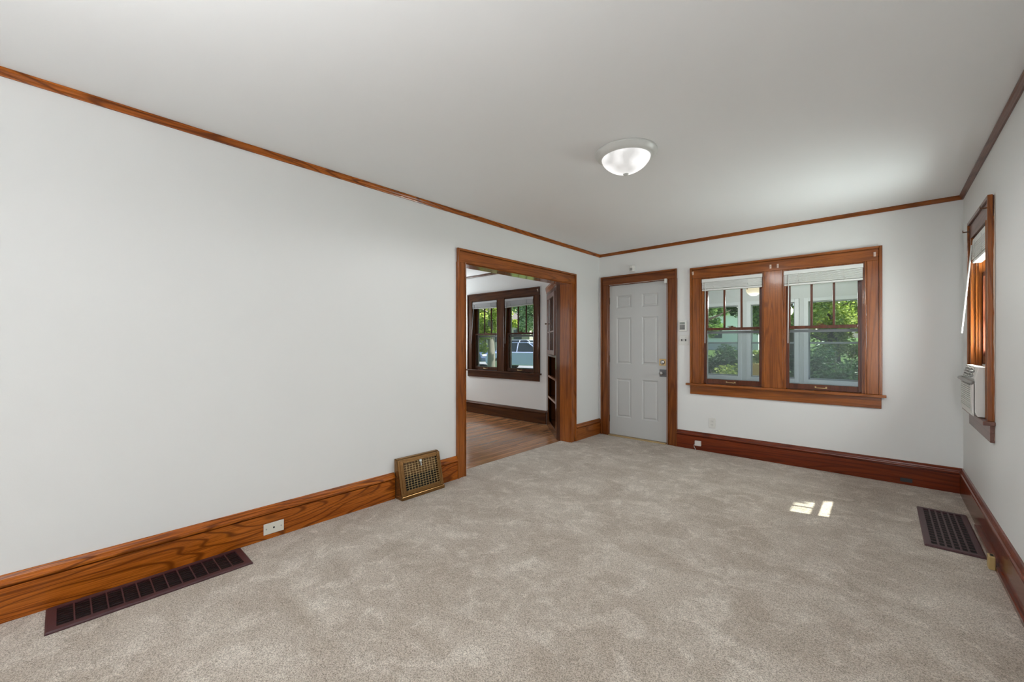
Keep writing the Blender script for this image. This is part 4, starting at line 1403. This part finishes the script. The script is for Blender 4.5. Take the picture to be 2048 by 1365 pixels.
# ------------------------------------------------------------------ parked cars
def make_car(loc, rot, label, paint, group):
    root = bpy.data.objects.new('car', None); COL.objects.link(root)
    WORLD[root.name] = (0, 0, 0)
    tag(root, label, 'car', group)
    # body side profile (x, z); length along x
    body = [(-2.15, 0.32), (-2.20, 0.60), (-2.05, 0.86), (-1.55, 0.93), (-0.95, 0.96), (-0.90, 0.97), (0.95, 0.97), (1.00, 0.96), (1.60, 0.88), (2.10, 0.76), (2.20, 0.52), (2.15, 0.30),
            (1.72, 0.28), (1.66, 0.52), (1.42, 0.66), (1.18, 0.52), (1.12, 0.28), (-1.08, 0.28), (-1.14, 0.52), (-1.38, 0.66), (-1.62, 0.52), (-1.68, 0.28)]
    m = MB(); m.prism(body, 1, -0.86, 0.86)
    m.build('body', paint, root, origin=(0, 0, 0), bevel=0.05, seg=3)
    m = MB()
    lo = [(-1.55, 0.93, 0.80), (1.05, 0.93, 0.80)]
    vs = [(-1.60, -0.78, 0.94), (1.08, -0.78, 0.94), (1.08, 0.78, 0.94), (-1.60, 0.78, 0.94),
          (-0.95, -0.60, 1.42), (0.28, -0.60, 1.42), (0.28, 0.60, 1.42), (-0.95, 0.60, 1.42)]
    fs = [(0, 1, 5, 4), (1, 2, 6, 5), (2, 3, 7, 6), (3, 0, 4, 7), (4, 5, 6, 7), (0, 3, 2, 1)]
    m.add(vs, fs)
    m.build('cabin_glass', plain('car_glass', (0.03, 0.04, 0.05), 0.08), root, origin=(0, 0, 0), bevel=0.02)
    m = MB(); m.prism([(-0.97, 1.41), (0.30, 1.41), (0.20, 1.455), (-0.85, 1.455)], 1, -0.61, 0.61)
    for y in (-1, 1):
        for (a, b) in (((-1.60, 0.78, 0.94), (-0.95, 0.61, 1.43)), ((1.08, 0.78, 0.94), (0.28, 0.61, 1.43)), ((-0.3, 0.79, 0.94), (-0.3, 0.61, 1.43))):
            m.tube([(a[0], a[1] * y, a[2]), (b[0], b[1] * y, b[2])], 0.03, 6)
    m.build('roof', paint, root, origin=(0, 0, 0), bevel=0.01)
    for x in (-1.38, 1.42):
        for y in (-0.80, 0.80):
            m = MB(); m.cyl((x, 0.32), 0.32, y - 0.10, y + 0.10, 1, 24)
            w = m.build('wheel', M_RUBBER, root, origin=(0, 0, 0), bevel=0.02)
            m = MB(); s = 1 if y > 0 else -1; m.cyl((x, 0.32), 0.19, y + s * 0.095, y + s * 0.11, 1, 20)
            WORLD[w.name] = (0, 0, 0)
            m.build('hubcap', M_STEEL, w, origin=(0, 0, 0))
    for y in (-0.62, 0.62):
        m = MB(); m.box(2.08, 2.19, y - 0.16, y + 0.16, 0.60, 0.72)
        m.build('headlight', plain('lamp_lens', (0.8, 0.8, 0.8), 0.15), root, origin=(0, 0, 0), bevel=0.02)
    root.location = loc; root.rotation_euler = (0, 0, rot)
    return root


CG = 'cars parked beyond the dining room window'
make_car((-13.7, 16.4, gz_(16.4)), radians(12), 'pale blue-grey car parked nearest the dining room window', plain('car_paint_blue', (0.50, 0.54, 0.85), 0.2), CG)
make_car((-17.2, 20.6, gz_(20.6) + 0.02), radians(5), 'white car parked in the street behind the nearest car', plain('car_paint_white', (0.66, 0.68, 0.72), 0.2), CG)
make_car((-19.0, 17.2, gz_(17.2) + 0.02), radians(-8), 'dark blue car parked beyond the pale tree trunk', plain('car_paint_navy', (0.09, 0.13, 0.24), 0.2, 0.2), CG)

# ------------------------------------------------------------------ houses across the street
def make_house(x0, x1, y0, y1, zb, h, label, wallc):
    root = thing('house', ((x0 + x1) / 2, (y0 + y1) / 2, zb), label, 'house')
    m = MB(); m.box(x0, x1, y0, y1, zb - 0.3, zb + h)
    m.build('wall', plain('siding_' + label[:5].strip(), wallc, 0.8, var=0.05), root)
    m = MB(); yc = (y0 + y1) / 2
    m.prism([(y0 - 0.5, zb + h), (y1 + 0.5, zb + h), (yc, zb + h + 2.2)], 0, x0 - 0.4, x1 + 0.4)
    m.build('roof', plain('shingles', (0.16, 0.14, 0.13), 0.9, var=0.2, bscale=10), root)
    k = x0 + 1.2
    while k < x1 - 1.5:
        m = MB(); m.box(k, k + 1.0, y0 - 0.05, y0, zb + 1.0, zb + 2.2)
        m.build('window', plain('far_glass', (0.06, 0.08, 0.10), 0.1), root); k += 2.6
    return root


make_house(-15.0, -7.5, 38.0, 45.0, gz_(38), 3.2, 'white house across the street behind the trees', (0.80, 0.80, 0.78))
make_house(-36.0, -25.0, 30.0, 38.0, gz_(30), 3.2, 'beige house far beyond the parked cars', (0.55, 0.50, 0.42))
